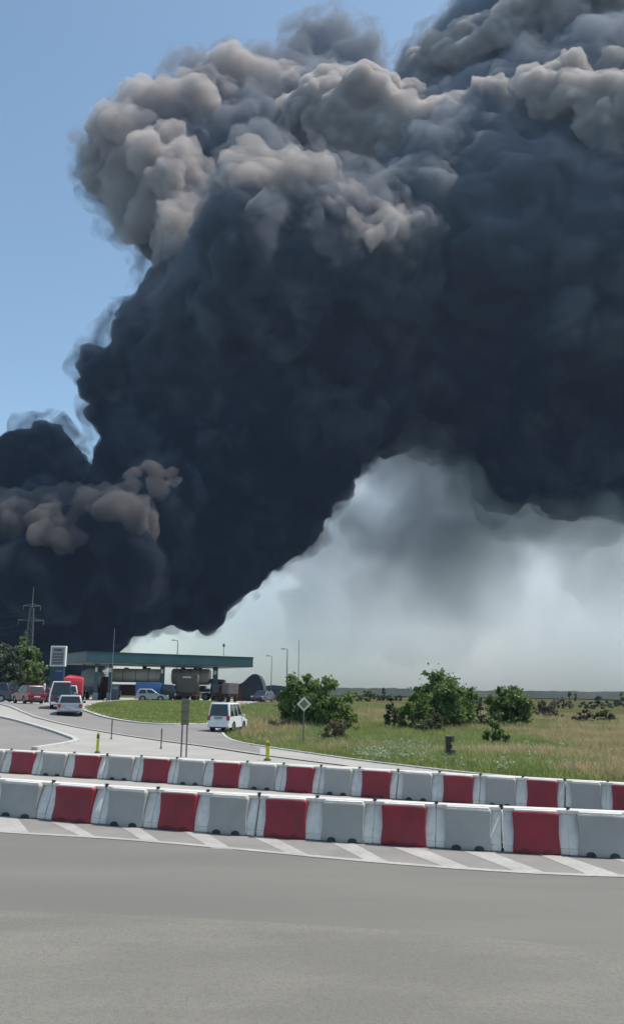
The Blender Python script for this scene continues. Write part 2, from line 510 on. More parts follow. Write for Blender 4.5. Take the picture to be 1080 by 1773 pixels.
# ================================================================ smoke (volumes in closed skins)
def smoke_mat(name, col, dens, col_hi=None, z0=0, z1=1, dens_hi=None, noise=None, aniso=0., zfade=None):
    m = bpy.data.materials.new(name)
    m.use_nodes = True
    nt = m.node_tree
    N, L = nt.nodes.new, nt.links.new
    nt.nodes.remove(nt.nodes['Principled BSDF'])
    v = N('ShaderNodeVolumePrincipled')
    v.inputs['Anisotropy'].default_value = aniso
    v.inputs['Color'].default_value = (*col, 1)
    v.inputs['Density'].default_value = dens
    g = N('ShaderNodeNewGeometry')
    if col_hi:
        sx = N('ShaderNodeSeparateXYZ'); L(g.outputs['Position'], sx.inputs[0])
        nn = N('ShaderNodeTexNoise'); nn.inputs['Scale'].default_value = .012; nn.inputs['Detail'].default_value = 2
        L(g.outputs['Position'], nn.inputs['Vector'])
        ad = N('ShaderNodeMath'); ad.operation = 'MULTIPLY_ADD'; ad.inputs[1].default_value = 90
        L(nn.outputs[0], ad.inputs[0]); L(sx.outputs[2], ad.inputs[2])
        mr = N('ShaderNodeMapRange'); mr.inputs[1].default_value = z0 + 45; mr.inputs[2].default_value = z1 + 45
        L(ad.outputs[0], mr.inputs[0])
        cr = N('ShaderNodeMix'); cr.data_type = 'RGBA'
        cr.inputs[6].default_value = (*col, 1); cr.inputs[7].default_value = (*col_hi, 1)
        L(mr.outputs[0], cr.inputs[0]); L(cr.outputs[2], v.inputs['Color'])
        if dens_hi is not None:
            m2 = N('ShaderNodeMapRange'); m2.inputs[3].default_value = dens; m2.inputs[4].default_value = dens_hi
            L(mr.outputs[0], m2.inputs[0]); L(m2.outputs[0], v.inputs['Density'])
    if noise:
        sc, lo, hi = noise
        nn = N('ShaderNodeTexNoise'); nn.inputs['Scale'].default_value = sc; nn.inputs['Detail'].default_value = 4; nn.inputs['Roughness'].default_value = .6; nn.inputs['Distortion'].default_value = .6
        L(g.outputs['Position'], nn.inputs['Vector'])
        m2 = N('ShaderNodeMapRange'); m2.inputs[1].default_value = lo; m2.inputs[2].default_value = hi; m2.inputs[4].default_value = dens
        L(nn.outputs[0], m2.inputs[0]); L(m2.outputs[0], v.inputs['Density'])
        if zfade:
            sx = N('ShaderNodeSeparateXYZ'); L(g.outputs['Position'], sx.inputs[0])
            m3 = N('ShaderNodeMapRange'); m3.inputs[1].default_value, m3.inputs[2].default_value, m3.inputs[3].default_value = zfade; L(sx.outputs[2], m3.inputs[0])
            mu = N('ShaderNodeMath'); mu.operation = 'MULTIPLY'; L(m2.outputs[0], mu.inputs[0]); L(m3.outputs[0], mu.inputs[1]); L(mu.outputs[0], v.inputs['Density'])
    L(v.outputs[0], nt.nodes['Material Output'].inputs['Volume'])
    return m
# ---------------------------------------------------------------- smoke
_rs = np.random.RandomState(7)
_perm = _rs.permutation(512).astype(np.int64)
_grad = _rs.normal(size=(512, 3)).astype(np.float32)
_grad /= np.linalg.norm(_grad, axis=1)[:, None]

def noise3(p):
    """gradient noise at points p (n,3) -> (n,)"""
    i = np.floor(p).astype(np.int64)
    f = (p - i).astype(np.float32)
    u = f * f * f * (f * (f * 6 - 15) + 10)
    out = np.zeros(len(p), np.float32)
    for dx in (0, 1):
        wx = u[:, 0] if dx else 1 - u[:, 0]
        for dy in (0, 1):
            wy = u[:, 1] if dy else 1 - u[:, 1]
            for dz in (0, 1):
                wz = u[:, 2] if dz else 1 - u[:, 2]
                h = _perm[(i[:, 2] + dz + _perm[(i[:, 1] + dy + _perm[(i[:, 0] + dx) % 512]) % 512]) % 512]
                g = _grad[h]
                out += wx * wy * wz * (g[:, 0] * (f[:, 0] - dx) + g[:, 1] * (f[:, 1] - dy) + g[:, 2] * (f[:, 2] - dz))
    return out

def smoke_mesh(name, blobs, vox, seed, n2=26, n3=10, r2=(.22, .42), r3=(.25, .45), k=.30, disp=(5., 2.2), pad=12., flat_z=None, skip=.45, warp=1.):
    """closed skin round a heap of puffs: big puffs carry smaller ones, those carry smaller ones still"""
    rng = random.Random(seed)
    sph = []
    for b in blobs:
        px, py, r, dy = b[:4]
        lump = b[4] if len(b) > 4 else 1.0
        Y = SMOKE_Y + dy
        c, t = unproject(px, py, Y)
        R = r / F * t
        sph.append((c, R, R * .3))
        m = int(n2 * lump)
        for _ in range(m):
            d = Vector((rng.gauss(0, 1), rng.gauss(0, 1) - .35, rng.gauss(0, 1))).normalized()
            rr = R * rng.uniform(*r2)
            c2 = c + d * (R - rr * skip)
            sph.append((c2, rr, rr * k))
            for _ in range(int(n3 * lump)):
                e = (Vector((rng.gauss(0, 1), rng.gauss(0, 1), rng.gauss(0, 1))) + d * 1.2).normalized()
                r4 = rr * rng.uniform(*r3)
                if r4 > vox * 1.5:
                    sph.append((c2 + e * (rr - r4 * .4), r4, r4 * k))
    C = np.array([s[0][:] for s in sph], np.float32); R = np.array([s[1] for s in sph], np.float32)
    lo = (C - R[:, None]).min(0) - pad; hi = (C + R[:, None]).max(0) + pad
    n = np.ceil((hi - lo) / vox).astype(int)
    f = np.full(n, pad, np.float32)
    ax = [lo[i] + vox * np.arange(n[i], dtype=np.float32) for i in range(3)]
    for (c, r, kk) in sph:
        m = r + pad * .5
        s = []
        for i in range(3):
            a = max(0, int((c[i] - m - lo[i]) / vox)); b = min(n[i], int((c[i] + m - lo[i]) / vox) + 2)
            s.append(slice(a, b))
        gx = ax[0][s[0]] - c[0]; gy = ax[1][s[1]] - c[1]; gz = ax[2][s[2]] - c[2]
        d = np.sqrt(gx[:, None, None] ** 2 + gy[None, :, None] ** 2 + gz[None, None, :] ** 2) - r
        g = f[s[0], s[1], s[2]]
        h = np.clip(kk - np.abs(g - d), 0, None) / max(kk, 1e-3)
        f[s[0], s[1], s[2]] = np.minimum(g, d) - h * h * kk * .25
    if flat_z is not None:
        f = np.maximum(f, (flat_z - ax[2])[None, None, :])
    import openvdb
    grid = openvdb.FloatGrid(float(pad))
    grid.copyFromArray(f)
    pts, quads = grid.convertToQuads(0.0)
    v = pts.astype(np.float32) * vox + lo[None, :]
    quads = quads.astype(np.int64)
    for sc, am, q0 in ((48., 15., 2.), (21., 7., 40.), (9.5, 2.1, 90.)):
        am = am * warp
        v = v + np.stack([noise3(v / sc + q0 + q) for q in (1.3, 7.7, 13.9)], 1) * am
    v = v.astype(np.float32)
    # normals from the skin's faces
    a, b, c_, d_ = v[quads[:, 0]], v[quads[:, 1]], v[quads[:, 2]], v[quads[:, 3]]
    fn = np.cross(c_ - a, d_ - b)
    vn = np.zeros_like(v)
    for j in range(4):
        np.add.at(vn, quads[:, j], fn)
    vn /= np.linalg.norm(vn, axis=1)[:, None] + 1e-9
    vol = np.einsum('ij,ij->i', np.cross(b - a, c_ - a), a - v.mean(0)).sum() + np.einsum('ij,ij->i', np.cross(c_ - a, d_ - a), a - v.mean(0)).sum()
    if vol < 0:
        vn = -vn
    flip = np.mean(np.einsum('ij,ij->i', fn[::997], vn[quads[::997, 0]])) < 0
    if flip:
        quads = quads[:, ::-1]
    s1, s2 = disp
    w = np.stack([noise3(v / 40 + q) for q in (3.1, 17.7, 31.3)], 1) * 9
    billow = np.abs(noise3((v + w) / 17. + 5)) * 2
    bil2 = np.abs(noise3((v + w) / 7.5 + 9)) * 2
    bil3 = np.abs(noise3((v + w) / 3.4 + 19)) * 2
    amt = (.35 + .65 * np.clip(noise3(v / 60 + 50) * 2.2 + .5, 0, 1))
    v = v + vn * ((s1 * (billow - .35) + s2 * (bil2 - .3) + s2 * .6 * (bil3 - .3)) * amt)[:, None]
    # knit the folds together again into one clean skin
    tf = openvdb.createLinearTransform(vox * .9)
    ls = openvdb.FloatGrid.createLevelSetFromPolygons(v.astype(np.float64), quads=quads.astype(np.uint32), transform=tf, halfWidth=3.0)
    v, quads = ls.convertToQuads(0.0)
    me = bpy.data.meshes.new(name)
    me.vertices.add(len(v)); me.vertices.foreach_set('co', v.astype(np.float32).ravel())
    me.loops.add(quads.size); me.loops.foreach_set('vertex_index', quads.astype(np.int32).ravel())
    me.polygons.add(len(quads))
    me.polygons.foreach_set('loop_start', np.arange(0, quads.size, 4, dtype=np.int32))
    me.polygons.foreach_set('use_smooth', np.ones(len(quads), bool))
    me.update(calc_edges=True)
    me.validate()
    bm = bmesh.new(); bm.from_mesh(me); vol = bm.calc_volume(signed=True)
    if vol < 0:
        bmesh.ops.reverse_faces(bm, faces=list(bm.faces)); bm.to_mesh(me)
    bm.free()
    o = bpy.data.objects.new(name, me); COL.objects.link(o)
    print(name, len(v), 'verts')
    return o

SMOKE_Y = 520.
PLUME = [
 # near the fire, low and left
 (30,1150,80,0),(120,1130,60,5),(60,1050,120,0),(170,1040,80,0),(10,980,110,0),(110,985,110,-5),(220,960,110,0),(330,960,105,0),(300,900,130,0),(200,1060,45,0),(320,1030,45,0),(400,960,70,0),(400,1010,35,0),
 (130,1110,45,0),(250,1020,50,0),
 # ragged tongues along the lower edge
 (548,893,16,-10),(532,925,20,-10),(505,938,15,-5),(470,950,14,-5),(445,985,16,-5),(425,1022,17,-5),(385,1043,15,0),(350,1052,18,0),(308,1072,20,0),(262,1068,13,0),(238,1083,15,0),(208,1104,13,0),(600,838,18,-5),(575,862,17,-5),(190,735,18,0),(203,690,14,0),(228,540,18,0),(268,480,20,0),(150,612,15,0),
 # lobes standing in front at the left
 (10,985,66,-130),(75,995,66,-136),(215,965,62,-138),(265,905,56,-112),(120,1015,56,-126),(10,935,62,-115),(75,940,55,-118),(205,925,60,-120),(150,920,50,-115),(275,850,52,-96),(120,970,50,-120),(40,1060,80,-100),(140,1060,80,-100),(220,1030,50,-90),(60,900,50,-80),(180,930,60,-80),(70,1000,90,-70),(250,960,70,-60),
 # mass behind at the left
 (50,850,88,50),(120,860,65,45),(-60,900,110,50),(150,880,50,40),
 # column
 (300,800,115,0),(420,860,110,0),(330,700,140,0),(460,760,150,0),(300,590,95,0),(245,680,50,0),(250,560,45,0),(320,520,75,0),(170,640,36,5,.6),(210,625,38,5,.6),(205,760,30,0),
 (500,600,200,-5),(480,880,70,0),(515,800,70,0),(540,700,100,0),(650,590,150,0),(700,640,70,5),
 # the great mass to the right
 (840,590,180,20),(960,520,270,20),(1090,650,190,20),(910,775,95,10),(1000,775,100,10),(1110,790,95,10),(870,840,42,10),(760,440,190,10),(860,350,170,20),(1080,330,230,30),(880,730,85,10),
 # near ridge
 (450,310,72,-75),(520,350,80,-80),(500,480,150,-60),(610,410,80,-80),(690,430,62,-80),(620,500,120,-60),(440,420,90,-60),(400,360,60,-60),
 # upper left, drifting
 (225,285,72,30),(300,240,80,40),(300,350,95,25),(370,210,85,50),(460,200,90,60),(350,440,60,5),(310,420,55,10),(560,120,62,90),(600,160,70,90),(560,260,115,50),(660,260,100,50),(760,260,80,35),(420,260,90,30),
 # upper right
 (770,170,80,60),(830,130,90,60),(900,90,110,60),(1000,20,140,60),(1090,90,140,60),(940,-40,100,60),(860,240,80,0),(950,190,70,-20),(1020,210,95,-30),(1090,230,100,-30),(900,200,90,20),
]
plume = empty('smoke_plume', (-110, SMOKE_Y, 1.4), label='towering black smoke plume with sunlit pale brown billowing tops filling the sky', cat='smoke plume')
def under(o, parent, m):
    o.data.materials.append(m)
    o.parent = parent
    o.matrix_parent_inverse = Matrix.Translation(-Vector(parent.location))
    return o
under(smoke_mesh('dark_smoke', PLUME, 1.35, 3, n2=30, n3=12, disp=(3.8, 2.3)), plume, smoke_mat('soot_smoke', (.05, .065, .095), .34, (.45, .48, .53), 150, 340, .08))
RIDGE = [(450,304,63,-96),(520,326,68,-98),(480,355,51,-92),(420,300,44,-86),(573,396,70,-90),(658,426,61,-92),(560,385,57,-84),(400,335,44,-82),(628,456,48,-86),(703,451,37,-82),(530,385,48,-84),(410,370,38,-74),(655,430,40,-80),(700,455,34,-78),(715,478,24,-72)]
DRIFT = [(220,268,66,8),(285,225,66,18),(280,330,76,-7),(340,190,62,18),(400,170,60,28),(470,160,56,28),(330,395,56,-22),(300,420,45,-17),(180,285,40,8)]
CRISP = [(560,200,48,-7),(600,180,43,-5),(640,205,58,-17),(700,230,53,-27),(760,235,50,-30),(620,255,43,-15),(730,275,32,-40),(680,190,40,5),(590,230,44,-8),(520,215,40,0),(700,190,44,0),(650,250,44,-14),(790,225,40,-30),(825,235,36,-35),(815,200,30,-30),(855,180,38,-44),(760,120,42,30),(735,130,30,34),(800,100,52,14),(740,165,34,30),(870,65,50,2),(905,110,36,-5),(940,25,54,0),(885,30,36,4),(985,60,40,-5),(1050,10,70,0),(1080,90,46,-10),
 (930,160,34,-70),(975,130,38,-66),(1000,165,44,-78),(1050,165,48,-84),(1085,190,50,-84),(1030,205,40,-84),(955,200,34,-66),(1040,120,28,-60)]
SUNLIT_TOPS = [(72,923,36,-144),(20,913,40,-136),(60,883,32,-114),(-10,903,40,-126),(110,893,33,-112),(205,898,38,-150),(170,888,28,-138),(240,903,28,-142),(105,938,32,-146),(150,928,24,-138),(274,834,19,-138),(237,844,15,-134),(307,829,13,-130),(20,862,26,-118),(60,856,24,-112),(100,862,24,-112),(140,868,20,-112),(85,888,22,-138),(40,893,22,-140),(215,868,24,-136),(185,860,20,-130),(264,796,15,-144),(292,792,13,-142),(237,811,12,-144),(255,872,16,-140),(95,958,22,-156),(60,950,22,-156),(130,948,18,-152)]
under(smoke_mesh('sunlit_brown_smoke', SUNLIT_TOPS, .85, 21, n2=34, n3=14, disp=(1.6, 1.3), r2=(.2, .5), skip=.25), plume, smoke_mat('sunlit_brown_grey_smoke', (.27, .25, .25), .22, noise=(.09, .25, .55)))  # sunlit tops of the black lobes; the sunlight is put into the colour
under(smoke_mesh('pale_ridge_smoke', RIDGE, 1.2, 11, n2=40, n3=14, disp=(3.6, 2.8), r2=(.16, .38), skip=.18), plume, smoke_mat('pale_brown_smoke', (.735, .69, .665), .13, noise=(.04, .28, .56)))  # older, paler smoke; warm sunlight on the ridge tops is in its colour too
under(smoke_mesh('drifting_pale_smoke', DRIFT, 1.3, 12, n2=40, n3=12, disp=(4.2, 3.), r2=(.16, .40), skip=.15), plume, smoke_mat('drifting_grey_brown_smoke', (.73, .685, .665), .15, noise=(.03, .28, .55)))  # aged pale smoke, part of its tan is sunlight put into the colour
under(smoke_mesh('billowing_pale_smoke', CRISP, 1.0, 13, n2=34, n3=14, disp=(2.6, 2.4), r2=(.2, .45), skip=.25), plume, smoke_mat('billowing_grey_smoke', (.74, .705, .685), .32, noise=(.04, .28, .50)))  # paler smoke on the tops, with some sunlight put into its colour

FRINGE = [(b[0], b[1], b[2] + 20 if b[2] > 30 else b[2] + 8, b[3]) for b in PLUME if b[2] > 12]
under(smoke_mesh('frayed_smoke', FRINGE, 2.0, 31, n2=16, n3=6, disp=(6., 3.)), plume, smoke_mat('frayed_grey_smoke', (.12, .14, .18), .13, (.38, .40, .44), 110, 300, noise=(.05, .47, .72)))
SMOKE_Y = 900.
BANK = [(240,1150,70,0),(330,1110,90,0),(430,1080,130,0),(560,1050,170,0),(700,1080,200,0),(900,1100,200,20),(1080,1080,220,20),(1250,1100,220,0),(600,900,120,0),(720,860,130,30),(820,1000,150,30),(1000,960,120,20),(180,1180,60,0),
        (400,1200,130,0),(700,1230,160,0),(1000,1230,160,0),(1150,940,150,30),(500,1000,90,0),(520,930,60,0)]
bank = empty('pale_smoke_bank', (60, SMOKE_Y, 1.4), label='bank of pale whitish smoke hanging low behind the bushes under the black plume', cat='smoke')
under(smoke_mesh('pale_cloud', BANK, 4.5, 5, n2=20, n3=6, disp=(10., 4.), pad=20., flat_z=1.5), bank, smoke_mat('whitish_smoke', (.995, .997, .999), .0075))
SMOKE_Y = 600.
WISP = [(800,845,45,-80),(870,890,45,-80),(960,890,60,-80),(1040,885,60,-80),(610,775,45,-80),(700,765,50,-80),(760,775,40,-80),(590,830,30,-80),(620,790,55,0),(690,790,80,0),(760,800,60,0),(740,880,110,0),(650,900,90,0),(770,980,120,0),(870,950,100,0),(640,1010,90,10),(600,1060,70,10),(740,1060,100,10),(950,930,90,0),(1050,940,110,0),(900,1030,80,0),(540,1060,60,10),(1090,1000,90,0),(800,880,90,0),(560,960,60,10)]
wisp = empty('grey_smoke_veil', (60, SMOKE_Y, 30), label='torn veil of thin grey smoke trailing below the dark plume', cat='smoke')
under(smoke_mesh('thin_smoke', WISP, 3., 8, n2=16, n3=5, disp=(9., 4.), pad=16.), wisp, smoke_mat('thin_grey_smoke', (.74, .77, .80), .085, noise=(.014, .32, .68), zfade=(45, 185, .08)))

# the air between here and there
SMOKE_Y = 520.
b = MB(); b.box(-2300, 2300, -500, 2600, -1.2, 640)
hz = smoke_mat('thin_blue_air', (.42, .60, 1.0), .00009)
b.build('haze', hz, kind='stuff', label='thin bluish air over the whole place', cat='haze')
# ================================================================ barriers
def make_barrier(colour, L=1.14, H=.72):
    root = empty('traffic_barrier', (0, 0, 0))
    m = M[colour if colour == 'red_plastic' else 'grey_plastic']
    hw = .40
    b = MB()
    # blocky centre, slightly waisted and leaning, -y towards the road
    rings = []
    for z, w, d in ((.0, hw + .005, .27), (.05, hw + .012, .275), (.30, hw - .012, .235), (.52, hw - .004, .215), (.63, hw + .006, .22), (.665, hw - .012, .20)):
        rings.append([(-w, -d, z), (-w * .5, -d - .006, z), (0, -d - .008, z), (w * .5, -d - .006, z), (w, -d, z), (w, d, z), (0, d + .008, z), (-w, d, z)])
    b.loft(rings).bevel(.016, 2)
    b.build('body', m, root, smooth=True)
    for s in (-1, 1):
        n = MB()
        x0, x1 = s * (hw - .03), s * (L / 2 + .0)
        x0, x1 = min(x0, x1), max(x0, x1)
        n.hexa([(x0, -.235, 0), (x1, -.235, 0), (x1, .235, 0), (x0, .235, 0)], [(x0, -.235, .10), (x1, -.235, .10), (x1, .235, .10), (x0, .235, .10)])
        n.hexa([(x0, -.228, .10), (x1, -.228, .10), (x1, .228, .10), (x0, .228, .10)], [(x0, -.045, .655), (x1, -.045, .655), (x1, .045, .655), (x0, .045, .655)])
        n.bevel(.012, 1)
        n.build('end_lug', M['white_plastic'], root, smooth=True)
    t = MB()
    t.box(-L / 2 + .004, L / 2 - .004, -.085, .16, .64, .705).bevel(.014, 2)
    t.box(-hw + .03, hw - .03, -.195, -.075, .655, .69).bevel(.004, 1)
    t.build('top_rail', M['white_plastic'], root, smooth=True)
    for s in (-1, 1):
        f = MB()
        f.prism([(s * .20 - .085, .0), (s * .20 + .085, .0), (s * .20 + .075, .05), (s * .20 + .03, .075), (s * .20 - .03, .075), (s * .20 - .075, .05)], -.292, -.18, 'y')
        f.build('fork_slot', M['dark_plastic'] if colour == 'white_plastic' else M['slot_red'], root)  # solid plug; the shade inside the open slot is put into its dark colour
    k = MB()
    k.tube((L / 2, -.03, .66), (L / 2, -.03, .735), .032, .03, 10)
    k.tube((L / 2, -.03, .728), (L / 2, -.03, .748), .042, .04, 10)
    k.build('joint_pin', M['dark_plastic'], root, smooth=True)
    return root
M['slot_red'] = mat('shaded_slot_red_plastic', (.16, .012, .015), .6, (.1, .02, .02), 6.)  # darker red carries the shade of the slot recess

ORD = ['first', 'second', 'third', 'fourth', 'fifth', 'sixth', 'seventh', 'eighth', 'ninth', 'tenth', 'eleventh', 'twelfth']
protos = {}
def row(cx, base, which, start_red, group, hint):
    """cx: photo x of each unit's foot; base: world curve y(x) fitted below"""
    pts = [gnd(x, y) for x, y in zip(cx, base)]
    X = np.array([p.x for p in pts]); Y = np.array([p.y for p in pts])
    co = np.polyfit(X, Y, 2)
    P = []
    for x, y in zip(cx, base):
        d = ray(x, y); s = d.x / d.y
        # meet of the line of sight (on the ground plan) with the fitted curve
        yy = 20.
        for _ in range(30): yy = np.polyval(co, s * yy)
        P.append(Vector((s * yy, yy)))
    cnt = {True: 0, False: 0}
    for i, p in enumerate(P):
        red = (i % 2 == 0) == start_red
        a, b = P[max(0, i - 1)], P[min(len(P) - 1, i + 1)]
        d = (b - a); ang = math.atan2(d.y, d.x)
        Lu = d.length / (2 if 0 < i < len(P) - 1 else 1)
        key = (red)
        if key not in protos:
            protos[key] = make_barrier('red_plastic' if red else 'white_plastic'); o = protos[key]
        else:
            o = copy_tree(protos[key])
        jr = random.Random(i * 13 + len(which))
        o.location = (p.x + jr.uniform(-.006, .006), p.y + jr.uniform(-.025, .025), .014 if which == 'near' else .006)
        o.rotation_euler = (0, 0, ang + random.Random(i * 7 + len(which)).uniform(-.022, .022))
        o.scale = (Lu / 1.14, 1, HSC[which])
        n = cnt[red]; cnt[red] += 1
        c = 'red' if red else 'white'
        tag(o, '%s plastic barrier, %s %s one from the left in the %s row' % (c, ORD[n], c, hint), 'barrier', group)
HSC = {'near': 1.0, 'far': .97}
ncx = [-50, 43, 137, 228, 315, 402, 500, 598, 703, 813, 928, 1040, 1160]
nby = [1407, 1413, 1420, 1427, 1434, 1441, 1449, 1457, 1464, 1471, 1477, 1481, 1484]
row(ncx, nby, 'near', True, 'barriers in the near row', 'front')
fcx = [-6, 45, 100, 156, 215, 275, 337, 397, 460, 524, 590, 656, 727, 797, 870, 943, 1018, 1088]
fby = [1335, 1339, 1343, 1346.5, 1350, 1354, 1358, 1362, 1366, 1370.5, 1375, 1380, 1385, 1390, 1395.5, 1401, 1406, 1410]
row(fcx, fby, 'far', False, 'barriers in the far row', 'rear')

# ================================================================ vehicles
def stand(px, Y):
    q = at(px, 1205, Y); return Vector((q.x, Y, Z(q.x, Y) + .03))

def wheel(parent, x, y, r, w):
    t = MB(); n = 20
    prof = [(r * .62, -w / 2), (r * .93, -w / 2), (r, -w * .35), (r, w * .35), (r * .93, w / 2), (r * .62, w / 2)]
    rings = [[(x + b, y + a * math.cos(2 * math.pi * i / n), r + a * math.sin(2 * math.pi * i / n)) for a, b in prof] for i in range(n)]
    R = [[t.bm.verts.new(p) for p in q] for q in rings]
    for i in range(n):
        A, B = R[i], R[(i + 1) % n]
        for j in range(6):
            k = (j + 1) % 6
            t.bm.faces.new((A[j], B[j], B[k], A[k]))
    wh = t.build('wheel', M['tyre'], parent, smooth=True)
    q = MB(); q.tube((x - w * .38, y, r), (x + w * .38, y, r), r * .62, None, 16); q.tube((x - w * .46, y, r), (x + w * .46, y, r), r * .16, None, 8)
    q.build('rim', M['rim'], wh)

def frust(b, y0, y1, w0, z0, ty0, ty1, w1, z1):
    return b.hexa([(-w0, y0, z0), (w0, y0, z0), (w0, y1, z0), (-w0, y1, z0)], [(-w1, ty0, z1), (w1, ty0, z1), (w1, ty1, z1), (-w1, ty1, z1)])

def lerp(a, b, t): return a + (b - a) * t

def make_car(name, loc, rz, colour, L=4.2, W=1.76, H=1.48, style='hatch', **k):
    """points along +y; stands at loc"""
    root = empty(name, loc, rz, **k)
    m = M[colour]; h = W / 2; lf = L / 2
    belt = H * (.60 if style != 'van' else .52); r = .32 if style != 'van' else .33
    # lower body: side outline
    if style == 'van':
        prof = [(-lf, .32), (-lf + .02, belt), (lf - .95, belt + .02), (lf - .25, belt - .22), (lf, .62), (lf - .02, .30)]
        gh = (-lf + .06, lf - .95, -lf + .18, lf - 1.55)
    elif style == 'saloon':
        prof = [(-lf, .34), (-lf + .03, belt - .03), (-lf + .6, belt + .03), (lf - 1.2, belt + .03), (lf - .25, belt - .16), (lf, .55), (lf - .02, .28)]
        gh = (-lf + .45, lf - 1.05, -lf + 1.1, lf - 1.95)
    else:
        prof = [(-lf, .34), (-lf + .05, belt), (lf - 1.1, belt + .02), (lf - .22, belt - .18), (lf, .56), (lf - .02, .28)]
        gh = (-lf + .07, lf - 1.0, -lf + .42, lf - 1.85)
    # wheel arches cut into the outline
    ax_r, ax_f = -lf + .82, lf - .85
    lower = []
    for cx in (ax_f, ax_r):
        for i in range(7):
            a = math.pi * i / 6
            lower.append((cx + math.cos(a) * (r + .06), .28 + math.sin(a) * (r + .06)))
    full = prof[:-1] + [prof[-1]] + lower + [(-lf + .03, .28)]
    mid = len(prof)
    b = MB()
    b.prism([(u, v) for u, v in full], -h, h, 'x')
    # round the plan: pull the corners in
    for v in b.bm.verts:
        e = max(0, (abs(v.co.y) - (lf - .5)) / .5)
        v.co.x *= 1 - .10 * e * e
        if v.co.z < .5: v.co.x *= .985
    y0, y1, t0, t1 = gh
    zt = H
    b2 = MB()
    frust(b2, y0, y1, h * .95, belt - .02, t0, t1, h * .78, zt)
    b2.bevel(.07, 3)
    me = bpy.data.meshes.new('tmp'); b2.bm.to_mesh(me); b2.bm.free()
    b.bm.from_mesh(me); bpy.data.meshes.remove(me)
    body = b.build('body', m, root, smooth=True)
    mod = body.modifiers.new('bevel', 'BEVEL'); mod.width = .035; mod.segments = 2; mod.limit_method = 'ANGLE'; mod.angle_limit = R_(35)
    # windows, standing 6 mm proud of the cabin
    zb = belt + .05; za = zt - .09
    f0, f1 = (zb - belt + .02) / (zt - belt + .02), (za - belt + .02) / (zt - belt + .02)
    def cw(f): return lerp(h * .95, h * .78, f)
    rear = MB(); q = .012
    ry0, ry1 = lerp(y0, t0, f0) - q, lerp(y0, t0, f1) - q
    rear.hexa([(-cw(f0) * .86, ry0, zb), (cw(f0) * .86, ry0, zb), (cw(f0) * .86, ry0 + .03, zb), (-cw(f0) * .86, ry0 + .03, zb)], [(-cw(f1) * .84, ry1, za), (cw(f1) * .84, ry1, za), (cw(f1) * .84, ry1 + .03, za), (-cw(f1) * .84, ry1 + .03, za)])
    rear.build('rear_window', M['glass'], root)
    fr = MB(); fy0, fy1 = lerp(y1, t1, f0) + q, lerp(y1, t1, f1) + q
    fr.hexa([(-cw(f0) * .9, fy0 - .03, zb), (cw(f0) * .9, fy0 - .03, zb), (cw(f0) * .9, fy0, zb), (-cw(f0) * .9, fy0, zb)], [(-cw(f1) * .88, fy1 - .03, za), (cw(f1) * .88, fy1 - .03, za), (cw(f1) * .88, fy1, za), (-cw(f1) * .88, fy1, za)])
    fr.build('windscreen', M['glass'], root)
    ncut = 3 if style == 'van' else 2
    for s in (-1, 1):
        for i in range(ncut):
            u0, u1 = (i + .07) / ncut, (i + .93) / ncut
            sb = MB()
            yb0, yb1 = lerp(y0, t0, f0) + .12, lerp(y1, t1, f0) - .1
            yt0, yt1 = lerp(y0, t0, f1) + .12, lerp(y1, t1, f1) - .1
            A = [(s * (cw(f0) + q), lerp(yb0, yb1, u0), zb), (s * (cw(f0) + q), lerp(yb0, yb1, u1), zb), (s * (cw(f1) + q), lerp(yt0, yt1, u1), za), (s * (cw(f1) + q), lerp(yt0, yt1, u0), za)]
            B = [(p[0] - s * .03, p[1], p[2]) for p in A]
            sb.loft([A, B]).build('side_window', M['glass'], root)
    bump = MB(); bump.box(-h * .9, h * .9, -lf - .05, -lf + .1, .30, .50).bevel(.03, 2)
    bump.build('bumper', m if style != 'van' else M['white_paint'], root, smooth=True)
    tr = MB(); tr.box(-h * .7, h * .7, -lf - .055, -lf, .24, .32); tr.build('bumper_trim', M['dark_plastic'], root)
    pl = MB(); pl.box(-.26, .26, -lf - .065, -lf, .52 if style != 'van' else .80, .63 if style != 'van' else .93); pl.build('number_plate', M['plate'] if style != 'van' else M['sign_grey'], root)
    for s in (-1, 1):
        tl = MB(); x0, x1 = sorted((s * h * .70, s * h * .93))
        tl.box(x0, x1, -lf - .02, -lf + .12, belt - .28 if style != 'van' else .72, belt - .04 if style != 'van' else 1.0).bevel(.015, 1)
        tl.build('tail_light', M['red_lamp'], root)
        hl = MB(); hl.box(x0, x1, lf - .14, lf - .01, .58, .72).bevel(.015, 1); hl.build('headlight', M['clear_lamp'], root)
        mr = MB(); mr.box(*sorted((s * (h * .96), s * (h + .17))), y1 - .32, y1 - .2, belt + .0, belt + .14).bevel(.02, 1); mr.build('door_mirror', M['dark_plastic'] if colour != 'white_paint' else m, root)
        for y in (ax_r, ax_f): wheel(root, s * (h - .12), y, r, .2)
    return root

def heading(px0, py0, px1, py1):
    a, b = gnd(px0, py0), gnd(px1, py1)
    return math.atan2(-(b.x - a.x), b.y - a.y)

